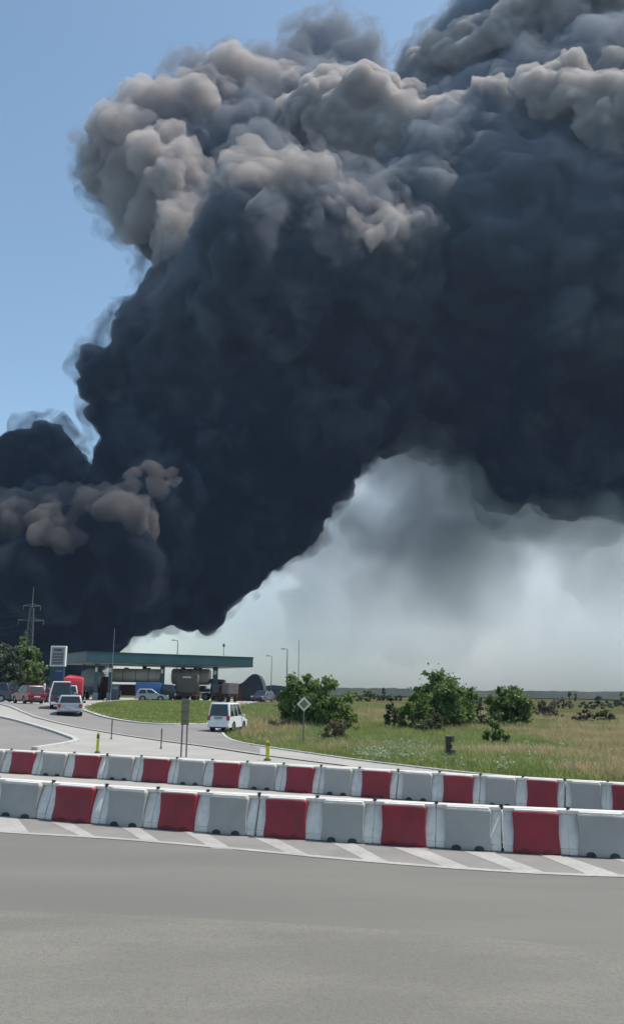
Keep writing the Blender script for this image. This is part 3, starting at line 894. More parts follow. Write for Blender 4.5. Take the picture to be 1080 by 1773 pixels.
p = gnd(119, 1241)
make_car('parked_car', p + Vector((-.45, 2., .04)), R_(14), 'silver_paint', 4.0, 1.76, 1.42, label='silver white hatchback seen from behind, waiting last in the queue by the grass island', cat='car')
p = gnd(381, 1269)
make_car('minivan', p + Vector((.3, 1.9, .04)), R_(-14), 'white_paint', 3.7, 1.56, 1.80, 'van', label='white van with dark rear window driving beside the tall grass', cat='van')
p = gnd(37, 1219)
make_car('parked_car', Vector((p.x, p.y + 1.8, p.z + .04)), R_(38), 'dark_red_paint', 3.9, 1.66, 1.5, label='larger dark red car behind the white bollard at the left', cat='car')
p = gnd(62, 1217.5)
make_car('parked_car', Vector((p.x, p.y + 3.5, p.z + .04)), R_(62), 'dark_red_paint', 3.4, 1.5, 1.3, 'saloon', label='small low dark red car between the other red car and white bollard', cat='car')
p = at(4, 1205, 84)
make_car('parked_car', Vector((p.x - .9, 84, 1.4)), R_(80), 'navy_paint', 4.4, 1.75, 1.75, label='dark car with a pale roof at the very left edge', cat='car')
p = gnd(103, 1226)
dv = make_car('panel_van', stand(107, 70), R_(15), 'navy_paint', 4.8, 1.6, 2.05, 'van', label='dark tall van with pale corner strip queueing left of the silver white hatchback', cat='van')
s_ = MB(); s_.tube((-.84, -2.40, .45), (-.82, -2.38, 1.15), .05); s_.tube((-.82, -2.38, 1.13), (-.62, -2.28, 2.0), .05); s_.tube((-.64, -2.28, 1.99), (.64, -2.28, 1.99), .05)
s_.build('corner_strip', M['white_paint'], dv)
make_car('parked_car', stand(118, 78), R_(15), 'silver_paint', 4.2, 1.75, 1.6, label='silver grey car in the queue just ahead of the silver white hatchback', cat='car')
p = gnd(236, 1217)
make_car('parked_car', Vector((p.x, 99.0, Z(p.x, 99) + .04)), R_(-82), 'silver_paint', 3.6, 1.7, 1.38, label='pale silver car parked side on beyond the grass island', cat='car')
p = at(455, 1210, 118)
make_car('parked_car', Vector((p.x, 118, 1.4)), R_(160), 'navy_paint', 4.2, 1.8, 1.45, label='dark car with bright headlights facing out beside the dark barn', cat='car')

def oval(x, y, z, rx, rz, n=20, p=2.4):
    out = []
    for i in range(n):
        a = 2 * math.pi * i / n; c, s = math.cos(a), math.sin(a)
        out.append((x + rx * math.copysign(abs(c) ** (2 / p), c), y, z + rz * math.copysign(abs(s) ** (2 / p), s)))
    return out

def make_tanker(loc, rz, L, tank_m, frame_m, cab_m, tz=2.75, trz=.85, trx=1.15, **k):
    root = empty('tanker_truck', loc, rz, **k)
    t = MB(); h = L / 2
    t.loft([oval(0, y, tz, trx * s, trz * s) for y, s in ((-h, .05), (-h + .02, .8), (-h + .16, .97), (-h + .4, 1), (h - .4, 1), (h - .16, .97), (h - .02, .8), (h, .05))])
    tk = t.build('tank', M[tank_m], root, smooth=True)
    for i in range(1, 4):
        b = MB(); y = -h + L * i / 4; b.loft([oval(0, y - .04, tz, trx * 1.012, trz * 1.012), oval(0, y + .04, tz, trx * 1.012, trz * 1.012)]); b.build('tank_band', M['galv'], tk)
    for i in (-1, 1):
        b = MB(); b.tube((0, i * L * .22, tz + trz - .03), (0, i * L * .22, tz + trz + .14), .28, None, 12); b.build('hatch', M['galv'], tk)
    c = MB(); c.box(-.9, .9, -h + .1, h - .05, 1.15, 1.5); c.box(-1.1, 1.1, -h + .5, h - .6, 1.5, 1.92); c.build('chassis', M[frame_m], root)
    for s in (-1, 1):
        sk = MB(); sk.box(*sorted((s * 1.06, s * 1.16)), -h + 1.9, h - 1.5, .55, 1.46); sk.build('side_guard', M[frame_m], root)
    cab = MB()
    cab.prism([(h + .15, .55), (h + 2.15, .55), (h + 2.2, 1.5), (h + 1.95, 2.75), (h + .15, 2.85)], -1.15, 1.15, 'x').bevel(.07, 2)
    cb = cab.build('cab', M[cab_m], root, smooth=True)
    w = MB(); w.hexa([(-1.0, h + 2.16, 1.62), (1.0, h + 2.16, 1.62), (1.0, h + 2.2, 1.62), (-1.0, h + 2.2, 1.62)], [(-1.0, h + 1.98, 2.5), (1.0, h + 1.98, 2.5), (1.0, h + 2.03, 2.5), (-1.0, h + 2.03, 2.5)]); w.build('windscreen', M['glass'], cb)
    for s in (-1, 1):
        w = MB(); w.box(*sorted((s * 1.14, s * 1.165)), h + .9, h + 1.85, 1.65, 2.4); w.build('side_window', M['glass'], cb)
        w = MB(); w.box(*sorted((s * .7, s * 1.05)), h + 2.12, h + 2.2, .75, .98); w.build('headlight', M['clear_lamp'], root)
        w = MB(); w.box(*sorted((s * .7, s * 1.05)), -h + .02, -h + .12, 1.0, 1.18); w.build('tail_light', M['red_lamp'], root)
        for y in (-h + .8, -h + 1.85, h - .5, h + 1.25): wheel(root, s * .95, y, .5, .3)
    return root

def make_box_truck(name, loc, rz, body_m, cab_m, L=4.2, W=2.2, H=2.9, ch=2.4, **k):
    root = empty(name, loc, rz, **k)
    h, w = L / 2, W / 2
    b = MB(); b.box(-w, w, -h, h, .95, H).bevel(.05, 2); bx = b.build('cargo_box', M[body_m], root, smooth=True)
    b = MB()
    for s in (-1, 1): b.box(*sorted((s * .02, s * (w - .08))), -h - .03, -h + .01, 1.05, H - .12)
    b.build('rear_door', M[body_m], bx)
    b = MB(); b.box(-w * .8, w * .8, -h + .05, h + 1.4, .62, .93); b.build('chassis', M['dark_plastic'], root)
    c = MB(); c.prism([(h + .1, .55), (h + 1.6, .55), (h + 1.62, 1.25), (h + 1.3, ch), (h + .1, ch + .05)], -w * .95, w * .95, 'x').bevel(.07, 2)
    cb = c.build('cab', M[cab_m], root, smooth=True)
    g = MB(); g.hexa([(-w * .8, h + 1.58, 1.36), (w * .8, h + 1.58, 1.36), (w * .8, h + 1.61, 1.36), (-w * .8, h + 1.61, 1.36)], [(-w * .78, h + 1.33, ch - .2), (w * .78, h + 1.33, ch - .2), (w * .78, h + 1.38, ch - .2), (-w * .78, h + 1.38, ch - .2)]); g.build('windscreen', M['glass'], cb)
    for s in (-1, 1):
        g = MB(); g.box(*sorted((s * w * .94, s * (w * .95 + .015))), h + .5, h + 1.25, 1.4, ch - .25); g.build('side_window', M['glass'], cb)
        g = MB(); g.box(*sorted((s * w * .6, s * w * .9)), -h - .04, -h + .02, .68, .86); g.build('tail_light', M['red_lamp'], root)
        g = MB(); g.box(*sorted((s * w * .55, s * w * .88)), h + 1.56, h + 1.64, .7, .9); g.build('headlight', M['clear_lamp'], root)
        for y in (-h + .75, h + .75): wheel(root, s * (w - .16), y, .42, .28)
    return root

# under the canopy
make_tanker(stand(160, 112), R_(8), 6.5, 'grey_tank', 'galv', 'silver_paint', 2.6, 1.2, 1.25, label='rounded grey tanker seen from the rear under the left end of the canopy', cat='truck')
make_tanker(stand(236, 113.), R_(90), 6.4, 'tank', 'maroon', 'maroon', 3.05, .85, 1.1, label='beige tanker with dark red frame side on behind the blue truck', cat='truck')
make_tanker(stand(330, 119.), R_(-90), 5.2, 'tank', 'brown_paint', 'brown_paint', 3.1, 1.05, 1.15, label='beige tanker behind the dark brown truck near the middle pillar', cat='truck')
make_box_truck('box_truck', stand(258, 104.), R_(-86), 'blue_paint', 'navy_paint', 2.9, 2.1, 2.1, 1.9, label='low blue truck standing in front of the beige tanker', cat='truck')
bt = make_box_truck('box_truck', stand(325, 108.), R_(3), 'brown_paint', 'brown_paint', 4.0, 2.5, 3.2, label='dark brown box truck seen from the rear with a pale strip high on its doors', cat='truck')
g = MB(); g.box(-.5, .5, -2.06, -2.0, 2.72, 2.92); g.build('pale_strip', M['tank'], bt)
make_box_truck('box_truck', stand(378, 112.), R_(4), 'navy_paint', 'navy_paint', 3.0, 1.6, 2.1, 2.0, label='dark blue truck half hidden behind the right canopy pillar', cat='truck')
make_box_truck('box_truck', stand(398, 107.), R_(20), 'pink_panel', 'maroon', 3.0, 1.25, 2.25, 2.0, label='small truck with a faded pinkish body right of the canopy', cat='truck')

# red truck ahead in the queue
rt = make_box_truck('box_truck', stand(127, 86.), R_(12), 'bright_red', 'bright_red', 3.2, 1.75, 2.1, 2.35, label='bright red truck rising above the queue of cars below the canopy end', cat='truck')
g = MB(); g.loft([[(-.85, y, 2.1), (.85, y, 2.1), (.8, y, 2.1 + hh * .6), (.3, y, 2.1 + hh * .8), (-.5, y, 2.1 + hh), (-.8, y, 2.1 + hh * .7)] for y, hh in ((-1.5, .15), (-1.1, .35), (.9, .5), (1.5, .2))]); g.build('tarpaulin', M['bright_red'], rt, smooth=True)

# ================================================================ filling station
cl, cr_ = at(150, 1143, 104), at(438, 1151, 115)
can_top = 1.4 + 5.55
root = empty('filling_station_canopy', ((cl.x + cr_.x) / 2, 109.5, 1.4), label='long flat teal filling station canopy on dark pillars', cat='canopy')
def rel(p): return (p[0] - root.location.x, p[1] - root.location.y, p[2] - root.location.z)
A = Vector((cl.x, 104)); B = Vector((cr_.x, 115)); n2 = Vector((-(B - A).y, (B - A).x)).normalized()
depth = 11.0
Cc, Dd = B + n2 * depth, A + n2 * depth
zc = can_top - 1.4
def quad(pts, off=0):
    c = sum(pts, Vector((0, 0))) / 4
    return [p + (p - c).normalized() * off for p in pts]
def lay(b, pts, z0, z1):
    P_ = [rel((p.x, p.y, 0)) for p in pts]
    b.hexa([(p[0], p[1], z0) for p in P_], [(p[0], p[1], z1) for p in P_])
Q = [A, B, Cc, Dd]
b = MB(); lay(b, Q, zc - 1.08, zc - .02); b.build('fascia', M['teal'], root)
b = MB(); lay(b, quad(Q, .06), zc - .02, zc + .13); b.build('roof_edge', M['teal_dark'], root)
b = MB(); lay(b, quad(Q, .03), zc - 1.16, zc - 1.08); b.build('lower_trim', M['teal_dark'], root)
b = MB(); lay(b, quad(Q, -.35), zc - 1.20, zc - 1.16); b.build('soffit', M['soffit'], root)
for f, k, w in ((.085, 1.8, .4), (.17, 2.2, .45), (.47, 2.0, .5), (.80, 2.0, .62), (.10, 8.6, .4), (.47, 8.6, .5), (.80, 8.6, .5)):
    pc = A + (B - A) * f + n2 * k
    x, y, _ = rel((pc.x, pc.y, 0))
    b = MB(); b.box(x - w / 2, x + w / 2, y - w / 2, y + w / 2, 0, zc - 1.16).bevel(.03, 1)
    pl = b.build('pillar', M['pillar'], root)
    if k < 3:
        b = MB(); b.box(x - w / 2 - .1, x + w / 2 + .1, y - w / 2 - .1, y + w / 2 + .1, 0, .9).bevel(.03, 1); b.build('pillar_footing', M['pole_concrete'], pl)
        b = MB(); b.box(x - w * .3, x + w * .3, y - w / 2 - .06, y - w / 2, zc - 2.2, zc - 1.7); b.build('notice', M['sign_white'], pl)
# fuel pumps
for f in (.16, .33, .47, .63, .80):
    pc = A + (B - A) * f + n2 * 2.0
    pc.x += .9
    pr = empty('fuel_pump', (pc.x, pc.y, 1.43), R_(0), cat='fuel pump', group='fuel pumps under the canopy')
    pr['label'] = {.16: 'dark fuel pump by the double pillar at the left end of the canopy', .33: 'dark fuel pump between the left pillars and the middle pillar', .47: 'dark fuel pump beside the middle pillar', .63: 'dark fuel pump between the middle pillar and right pillar', .80: 'dark fuel pump beside the right canopy pillar'}[f]
    b = MB(); b.box(-.45, .45, -.3, .3, 0, 1.9).bevel(.04, 2); b.build('cabinet', M['pillar'], pr)
    b = MB(); b.box(-.3, .3, -.32, -.295, 1.3, 1.65); b.build('display', M['sign_grey'], pr)
    b = MB(); b.tube((.47, -.1, 1.6), (.6, -.2, .9), .03); b.tube((.6, -.2, .9), (.5, -.2, 1.2), .03); b.build('hose', M['dark_plastic'], pr)

# price sign
p = stand(97, 89.5)
r = empty('price_sign', p, R_(-6), label='tall price board with white frame on dark blue and green pedestal', cat='sign')
k = 89.5 / 1.02 / F
b = MB(); b.box(-.80, .80, -.18, .18, 3.45, 5.5).bevel(.02, 1); bd = b.build('board', M['sign_white'], r)
b = MB(); b.box(-.66, .66, -.2, -.17, 3.58, 5.36); b.build('price_panel', M['sign_grey'], bd)
b = MB()
x = -.40
for i, wl in enumerate((.13, .15, .14, .13, .15)):      # blurred heading
    b.box(x, x + wl, -.212, -.2, 4.98 + .01 * (i % 2), 5.22 - .015 * (i % 3)); x += wl + .022
b.build('heading_lettering', M['sign_dark'], bd)
b = MB()
for i in range(4): b.box(-.55, .55, -.209, -.2, 3.72 + i * .29, 3.90 + i * .29)
b.build('price_line', M['galv'], bd)
b = MB(); b.box(-.72, .72, -.22, .22, 0, 3.42).bevel(.03, 1); b.build('pedestal', M['sign_green'], r)
b = MB(); b.box(-.25, .70, -.245, -.222, 1.9, 3.2); b.build('blue_panel', M['sign_blue'], r)
b = MB(); b.box(-.15, .62, -.26, -.246, 2.95, 3.03); b.build('panel_line', M['sign_grey'], r)

# buildings to the right of the canopy
def arch(px_, Y, prof, dep, name, m, **k):
    o = at(px_, 1205, Y); z0 = Z(o.x, Y)
    rt_ = empty(name, (o.x, Y, z0), **k)
    mpp = Y / 1.02 / F
    b = MB(); b.prism([((u - px_) * mpp, max(0, (1216.5 - v) * mpp)) for u, v in prof], 0, dep, 'y')
    b.build('wall', m, rt_)
    return rt_, mpp
prof = [(405, 1217), (405, 1190), (410, 1188), (416, 1187), (420, 1185), (425, 1180), (430, 1175), (436, 1171), (442, 1170), (447, 1173), (451, 1179), (454, 1187), (456, 1196), (456, 1217)]
br, mpp = arch(430, 122, prof, 9, 'barn', M['slate'], label='dark barn with a hump shaped roof right of the canopy', cat='barn')
b = MB(); b.box((406 - 430) * mpp, (418 - 430) * mpp, -.08, 0, 0, 1.9); b.build('red_door', M['maroon'], br)
b = MB(); b.box((434 - 430) * mpp, (444 - 430) * mpp, -.06, 0, 0, .9); b.build('low_panel', M['blue_grey_wall'], br)
prof = [(452, 1217), (452, 1193), (470, 1190), (486, 1191), (500, 1194), (500, 1217)]
sh, mpp = arch(470, 133, prof, 8, 'shed', M['blue_grey_wall'], label='low blue grey shed between the dark barn and the bushes', cat='shed')
b = MB(); b.box(-.9, .5, -.05, 0, 0, 1.6); b.build('door', M['slate'], sh)
# fence / dark enclosure at the left
p = stand(60, 84)
e_ = empty('storage_container', p, R_(4), label='dark blue green container behind the red cars left of the price board', cat='container')
b = MB(); b.box(-1.05, 1.05, 0, 2.2, 0, 1.55)
b.build('body', M['sign_green'], e_)
b = MB()
for i in range(9): b.box(-1.0 + i * .24, -.9 + i * .24, -.04, 0, .08, 1.47)
b.build('rib_panel', M['slate'], e_)
b = MB(); b.box(-1.08, 1.08, -.03, 2.23, 1.55, 1.61); b.build('lid', M['slate'], e_)

p = gnd(73.5, 1219)
b = empty('bollard', (p.x, p.y, p.z + .03), label='slim white bollard leaning slightly between dark red car and price board', cat='bollard')
q = MB(); q.tube((0, 0, .0), (.09, 0, 1.62), .12, .10, 12); q.tube((.09, 0, 1.62), (.092, 0, 1.68), .10, .04, 12); q.build('post', M['white_paint'], b, smooth=True)
q = MB(); q.tube((0, 0, 0), (0, 0, .07), .24, .2, 12); q.build('base', M['pole_concrete'], b)

# ================================================================ lamps, poles, pylon
def lamp_post(px_, Y, top_py, arm_px, label, arm=True, w=.07, group='street lamps by the filling station', m='galv'):
    o = at(px_, 1205, Y); tp = at(px_, top_py, Y); z0 = Z(o.x, Y); h = tp.z - z0
    r_ = empty('street_lamp' if arm else 'utility_pole', (o.x, Y, z0), label=label, cat='street lamp' if arm else 'pole', group=group)
    b = MB(); b.tube((0, 0, 0), (0, 0, h), w * 1.3, w * .75, 10); b.build('pole', M[m], r_, smooth=True)
    if arm:
        a = (arm_px - px_) * Y / 1.02 / F
        b = MB(); b.tube((0, 0, h - .03), (a * .55, 0, h + .06), w * .7, w * .55, 8); b.build('arm', M[m], r_)
        b = MB(); b.hexa([(a, -.13, h - .03), (a * .5, -.13, h - .03), (a * .5, .13, h - .03), (a, .13, h - .03)][::(1 if a > 0 else 1)], [(a, -.1, h + .09), (a * .5, -.1, h + .12), (a * .5, .1, h + .12), (a, .1, h + .09)]); b.build('lamp_head', M['sign_grey'], r_)
    return r_
lamp_post(304, 124, 1109, 293, 'thin grey street lamp rising behind the middle of the canopy')
lamp_post(496, 122, 1124, 485, 'grey street lamp behind the left dark bush, arm to the left')
lamp_post(469, 128, 1136, 459, 'faint slim street lamp between the barn and the left dark bush', w=.05)
lamp_post(516, 160, 1108, 0, 'thin tall pole standing behind the left dark bush', arm=False, w=.06, group=None)
lamp_post(192, 101, 1088, 0, 'thin tall pole rising through the left end of the canopy', arm=False, w=.026, group=None, m='pole_concrete')
o = at(387, 1140, 112)
r_ = empty('roof_antenna', (o.x, 112, can_top + .13), label='small round headed antenna on the canopy roof', cat='antenna')
b = MB(); b.tube((0, 0, 0), (0, 0, 1.2), .035, None, 8); b.build('mast', M['galv'], r_)
b = MB(); b.tube((0, 0, 1.15), (0, 0, 1.5), .17, .12, 12); b.build('head', M['sign_dark'], r_)

# pylon
Yp = 170; o = at(44, 1205, Yp); tp = at(45, 1016, Yp); H_ = tp.z - 1.4; mpp = Yp / 1.02 / F
r_ = empty('power_pylon', (o.x, Yp, 1.4), R_(8), label='grey lattice power pylon rising above the trees at the left', cat='pylon')
def lattice(b, z0, z1, w0, w1, n):
    C4 = [(-1, -1), (1, -1), (1, 1), (-1, 1)]
    for i in range(n):
        za, zb = lerp(z0, z1, i / n), lerp(z0, z1, (i + 1) / n); wa, wb = lerp(w0, w1, i / n), lerp(w0, w1, (i + 1) / n)
        for j in range(4):
            c, d = C4[j], C4[(j + 1) % 4]
            b.tube((c[0] * wa, c[1] * wa, za), (c[0] * wb, c[1] * wb, zb), .055, None, 5)
            b.tube((c[0] * wa, c[1] * wa, za), (d[0] * wb, d[1] * wb, zb), .04, None, 4)
            b.tube((d[0] * wa, d[1] * wa, za), (c[0] * wb, c[1] * wb, zb), .04, None, 4)
            b.tube((c[0] * wb, c[1] * wb, zb), (d[0] * wb, d[1] * wb, zb), .04, None, 4)
b = MB(); lattice(b, 0, H_ * .80, 1.0, .36, 14); b.build('tower', M['galv'], r_)
b = MB(); b.tube((0, 0, H_ * .80), (0, 0, H_), .12, .05, 8); b.build('mast', M['galv'], r_)
for z, w in ((H_ * .815, 1.7), (H_ * .68, 2.5)):
    b = MB()
    for s in (-1, 1):
        b.tube((0, -.1, z), (s * w, 0, z + .15), .09, .04, 6); b.tube((0, .1, z + .5), (s * w, 0, z + .15), .06, .04, 6)
        b.tube((s * w * .95, 0, z + .12), (s * w * .95, 0, z - .7), .07, None, 6)
    b.build('cross_arm', M['galv'], r_)
for i, (dx, z) in enumerate(((-1.6, .79), (1.6, .79), (-2.35, .64), (2.35, .64))):
    b = MB(); P0 = Vector((dx, 0, H_ * z)); pts = [P0 + Vector((-70 * t, 30 * t, -10 * t * (1 - t) * 1.6)) for t in [j / 14 for j in range(15)]]
    for a_, c_ in zip(pts, pts[1:]): b.tube(a_, c_, .022, None, 4)
    b.build('cable', M['galv'], r_)

# ================================================================ road signs and posts
p = gnd(525, 1291)
r_ = empty('road_sign', p, R_(4), label='diamond shaped road sign with pale border on a thin post before the bush', cat='road sign')
mp = p.y / 1.03 / F
h = 70 * mp; s = 12.5 * mp
b = MB(); b.tube((0, 0, -.1), (0, 0, h + .1), .035, None, 8); b.build('post', M['sign_brown'], r_)
b = MB(); b.prism([(0, h - s), (s, h), (0, h + s), (-s, h)], -.06, -.04, 'y'); pl = b.build('plate', M['sign_white'], r_)
b = MB(); k = s * .66; b.prism([(0, h - k), (k, h), (0, h + k), (-k, h)], -.068, -.061, 'y'); b.build('centre_panel', M['sign_yellow'], pl)
p = gnd(318, 1311)
r_ = empty('road_sign', p, 0, label='narrow brown sign on two thin posts behind the rear barrier row', cat='road sign')
mp = p.y / 1.03 / F
for dx in (-4.5, 4.5):
    b = MB(); b.tube((dx * mp, 0, -.05), (dx * mp * .9, 0, 92 * mp), .032, None, 8); b.build('post', M['sign_brown'], r_)
b = MB(); b.box(-7 * mp, 7 * mp, -.06, -.035, 54 * mp, 98 * mp).bevel(.01, 1); b.build('panel', M['sign_brown'], r_)
b = MB()
for z in (60, 75, 90): b.box(-6 * mp, 6 * mp, -.075, -.06, z * mp, z * mp + .05)
b.build('panel_rib', M['post_green'], r_)

def post(px_, py_, hpx, m, label, w=.055, cap='sign_dark', foot=True):
    p = gnd(px_, py_); mp = p.y / 1.03 / F
    r_ = empty('marker_post', (p.x, p.y, p.z + .02), label=label, cat='marker post')
    b = MB(); b.prism([(-w, -w * .6), (w, -w * .6), (w * .8, w * .6), (-w * .8, w * .6)], .04, hpx * mp, 'z').bevel(.01, 1); b.build('post', M[m], r_)
    b = MB(); b.box(-w * 1.02, w * 1.02, -w * .66, -w * .6, hpx * mp * .72, hpx * mp * .9); b.build('reflector', M[cap], r_)
    if foot:
        b = MB(); b.tube((0, 0, 0), (0, 0, .05), w * 2.2, w * 1.6, 12); b.build('foot', M['dark_plastic'], r_)
post(169, 1304, 33, 'post_yellow', 'yellow marker post with dark front standing behind the left barriers', .06, 'post_green')
post(463, 1317, 32, 'post_yellow', 'bright yellow marker post on the grass verge right of the van', .075, 'sign_yellow')
post(193, 1280, 34, 'post_green', 'thin dull green marker post nearest the grass island', .03)
post(279, 1297, 34, 'post_green', 'thin dull green marker post left of the brown two post sign', .03)

# small black drum with lamp heads by the verge
p = gnd(778, 1318); mp = p.y / 1.03 / F
r_ = empty('verge_beacon', p, 0, label='dark stubby beacon with stacked round heads in the weeds by the verge', cat='beacon')
b = MB(); b.prism([(-7 * mp, -.08), (3 * mp, -.08), (3 * mp, .08), (-7 * mp, .08)], -.05, 43 * mp, 'z').bevel(.03, 1); b.build('stone_post', M['sign_brown'], r_)
b = MB(); b.tube((1.5 * mp, -.12, 4 * mp), (1.5 * mp, -.12, 19 * mp), 9 * mp, 8.5 * mp, 14); b.build('drum', M['dark_plastic'], r_, smooth=True)
b = MB(); b.tube((-1 * mp, -.12, 22 * mp), (-1 * mp, -.12, 28 * mp), 5 * mp, None, 12); b.build('neck', M['dark_plastic'], r_, smooth=True)
b = MB(); b.tube((1 * mp, -.12, 33 * mp), (1 * mp, -.12, 42 * mp), 8 * mp, 7 * mp, 14); b.build('cap', M['dark_plastic'], r_, smooth=True)

# ================================================================ trees, bushes, grass
def leaves(centers, n, spread, size, rs, droop=.2, up=False):
    """quads, each leaf a bent diamond; centers (k,3), radii spread (k,)"""
    k = rs.randint(0, len(centers), n)
    d = rs.normal(size=(n, 3)); d /= np.linalg.norm(d, axis=1)[:, None]
    rad = spread[k] * np.minimum(np.abs(rs.normal(size=n)) * .62 + .12, 1.9)
    c = centers[k] + d * rad[:, None] * np.array([1, 1, .85])
    a = d * .6 + rs.normal(size=(n, 3)) * .7
    if up: a = a * .5 + np.array([0, 0, 1.])
    a /= np.linalg.norm(a, axis=1)[:, None]
    bvec = np.cross(a, rs.normal(size=(n, 3))); bvec /= np.linalg.norm(bvec, axis=1)[:, None]
    s = (size * rs.uniform(.6, 1.3, n))[:, None]
    w = s * (.16 if up else .34)
    v = np.stack([c - a * s * .5, c + bvec * w, c + a * s * .5, c - bvec * w], 1).reshape(-1, 3)
    q = np.arange(n * 4).reshape(-1, 4)
    return v, q

def tree(name, px0, px1, top_py, base_py, Y, m, label, cat='bush', n=9000, size=.26, lean=0, seed=1, trunk=.12, clumps=38, shape='dome', group=None, gap=.2, up=False, base_frac=.0, base_z=None):
    rs = np.random.RandomState(seed)
    cx = (px0 + px1) / 2
    o = at(cx, base_py, Y); z0 = Z(o.x, Y) if base_z is None else base_z
    tp = at(cx, top_py, Y); H = tp.z - z0; W = (px1 - px0) / F * Y / 1.02 / 2
    r_ = empty(name, (o.x, Y, z0), label=label, cat=cat, group=group)
    C, S = [], []
    tries = 0
    while len(C) < clumps and tries < 5000:
        tries += 1
        x, y, z = rs.uniform(-1, 1), rs.uniform(-1, 1), rs.uniform(0, 1)
        if shape == 'dome': lim = (1 - max(0, (z - .35) / .65) ** 2) ** .5 * (.82 + .18 * min(1, z / .3))
        elif shape == 'tall': lim = (1 - abs(z - .5) * 1.1) ** .5 * .95
        elif shape == 'split': lim = (1 - max(0, (z - .5) / .5) ** 2) ** .5 * (.62 + .38 * min(1, z / .5))
        else: lim = 1 - z * .7
        rr = math.hypot(x, y)
        if rr > lim or rr < lim * .25 * (1 - gap): continue
        s = rs.uniform(.13, .27) * min(W, H * .6)
        C.append((x * max(0, W - s * .6) + lean * z, y * max(0, W - s * .6), max(s * .5, base_frac * H + z * (H - base_frac * H) - s * .7)))
        S.append(s)
    C, S = np.array(C), np.array(S)
    # limbs from the trunk into the clumps
    b = MB(); hz = H * .45
    b.tube((0, 0, -.2), (lean * .3, 0, hz), trunk, trunk * .6, 8)
    for c in C[:14]:
        st = Vector((lean * .2, 0, hz * rs.uniform(.3, .95))); en = Vector(c) * .96
        midp = (st + en) / 2 + Vector((0, 0, .12 * H * .3))
        b.tube(st, midp, trunk * .38, trunk * .26, 5); b.tube(midp, en, trunk * .26, trunk * .1, 5)
    b.build('trunk', M['bark'], r_)
    v, q = leaves(C, n, S, size, rs, up=up)
    # loose sprigs that break the outline
    C2 = C + rs.normal(size=C.shape) * S[:, None] * .8; C2[:, 2] = np.abs(C2[:, 2])
    v2, q2 = leaves(C2, n // 6, S * .45, size * 1.1, rs, up=up)
    v = np.concatenate([v, v2]); q = np.concatenate([q, q2 + len(v) - len(v2)])
    v[:, 2] = np.maximum(v[:, 2], -.05)
    mesh_np('crown', v, q, M[m], r_)
    return r_

tree('bush', 480, 560, 1156, 1252, 70, 'leaf_dark', 'tall dark green bush behind the diamond road sign', n=26000, seed=3, clumps=80, size=.24)
tree('bush', 520, 608, 1168, 1264, 68, 'leaf_mid', 'wispy mid green bush leaning right beside the tall dark one', n=11000, seed=4, clumps=50, size=.24, lean=.3)
tree('bush', 572, 626, 1212, 1262, 63, 'leaf_light', 'low light green shrub at the right foot of the wispy bush', n=2500, seed=5, clumps=16, size=.2)
tree('bush', 552, 606, 1238, 1296, 48, 'leaf_brown', 'dry brown shrub on the slope below the wispy bush', n=1800, seed=6, clumps=14, size=.2, up=True)
tree('tree', 716, 824, 1154, 1264, 70, 'leaf_dark', 'largest dark green round bushy tree in the middle of the field', cat='tree', n=22000, seed=7, clumps=85, size=.25)
tree('bush', 690, 750, 1176, 1250, 66, 'leaf_mid', 'yellowish green bush on the left side of the largest tree', n=8000, seed=8, clumps=36, size=.23)
tree('bush', 660, 704, 1194, 1250, 69, 'leaf_grey', 'dull grey green bush with bare stems left of the yellowish one', n=2400, seed=9, clumps=16, size=.22)
tree('bush', 716, 768, 1222, 1268, 60, 'leaf_olive', 'low olive shrub in front of the largest tree', n=3200, seed=10, clumps=18, size=.2)
tree('tree', 841, 921, 1182, 1256, 78, 'leaf_dark', 'dark green bushy tree right of the largest one', cat='tree', n=14000, seed=11, clumps=60, size=.25, shape='split')
tree('bush', 836, 874, 1247, 1303, 46, 'leaf_mid', 'small pointed green shrub in the grass near the beacon', n=2200, seed=12, clumps=12, size=.17, shape='tall')
tree('bush', 862, 884, 1262, 1306, 45, 'leaf_dark', 'tiny dark shrub just right of the small pointed one', n=900, seed=13, clumps=7, size=.15, shape='tall')
tree('bush', 800, 866, 1212, 1264, 74, 'leaf_olive', 'rounded olive shrub between the two dark green trees', n=3600, seed=14, clumps=20, size=.22)
tree('bush', 992, 1032, 1228, 1252, 92, 'leaf_brown', 'low brownish bush far right in the dry field', n=2200, seed=15, clumps=16, size=.25)
tree('bush', 1026, 1074, 1224, 1252, 94, 'leaf_olive', 'low olive bush at the far right beside the brownish one', n=2600, seed=16, clumps=18, size=.25)
tree('bush', 925, 975, 1222, 1244, 110, 'leaf_brown', 'faint dry bush right of the dark trees in the far field', n=2000, seed=17, clumps=14, size=.28)
tree('bush', 600, 650, 1196, 1216, 150, 'leaf_dark', 'far dark green thicket on the horizon right of the left bushes', n=2500, seed=18, clumps=18, size=.4)
tree('bush', 462, 500, 1238, 1262, 62, 'leaf_brown', 'dry brown shrub at the left foot of the tall dark bush', n=1200, seed=19, clumps=10, size=.2, up=True)
for i, (x0, x1, t, bs, Y, mm, lb) in enumerate((
        (640, 700, 1202, 1216, 170, 'leaf_olive', 'low olive hedge on the far field left of the grey green bush'),
        (930, 1000, 1207, 1220, 190, 'leaf_brown', 'low brown hedge on the far field right of the dark green trees'),
        (1000, 1090, 1209, 1222, 200, 'leaf_grey', 'long low grey green hedge on the far field at the right edge'),
        (905, 960, 1216, 1232, 135, 'leaf_olive', 'flat olive thicket on the field behind the faint dry bush'),
        (780, 850, 1206, 1220, 180, 'leaf_dark', 'dark hedge on the far field between the two round trees'))):
    tree('hedge', x0, x1, t, bs, Y, mm, lb, cat='hedge', n=3200, size=.4, seed=50 + i, clumps=34, trunk=.08)
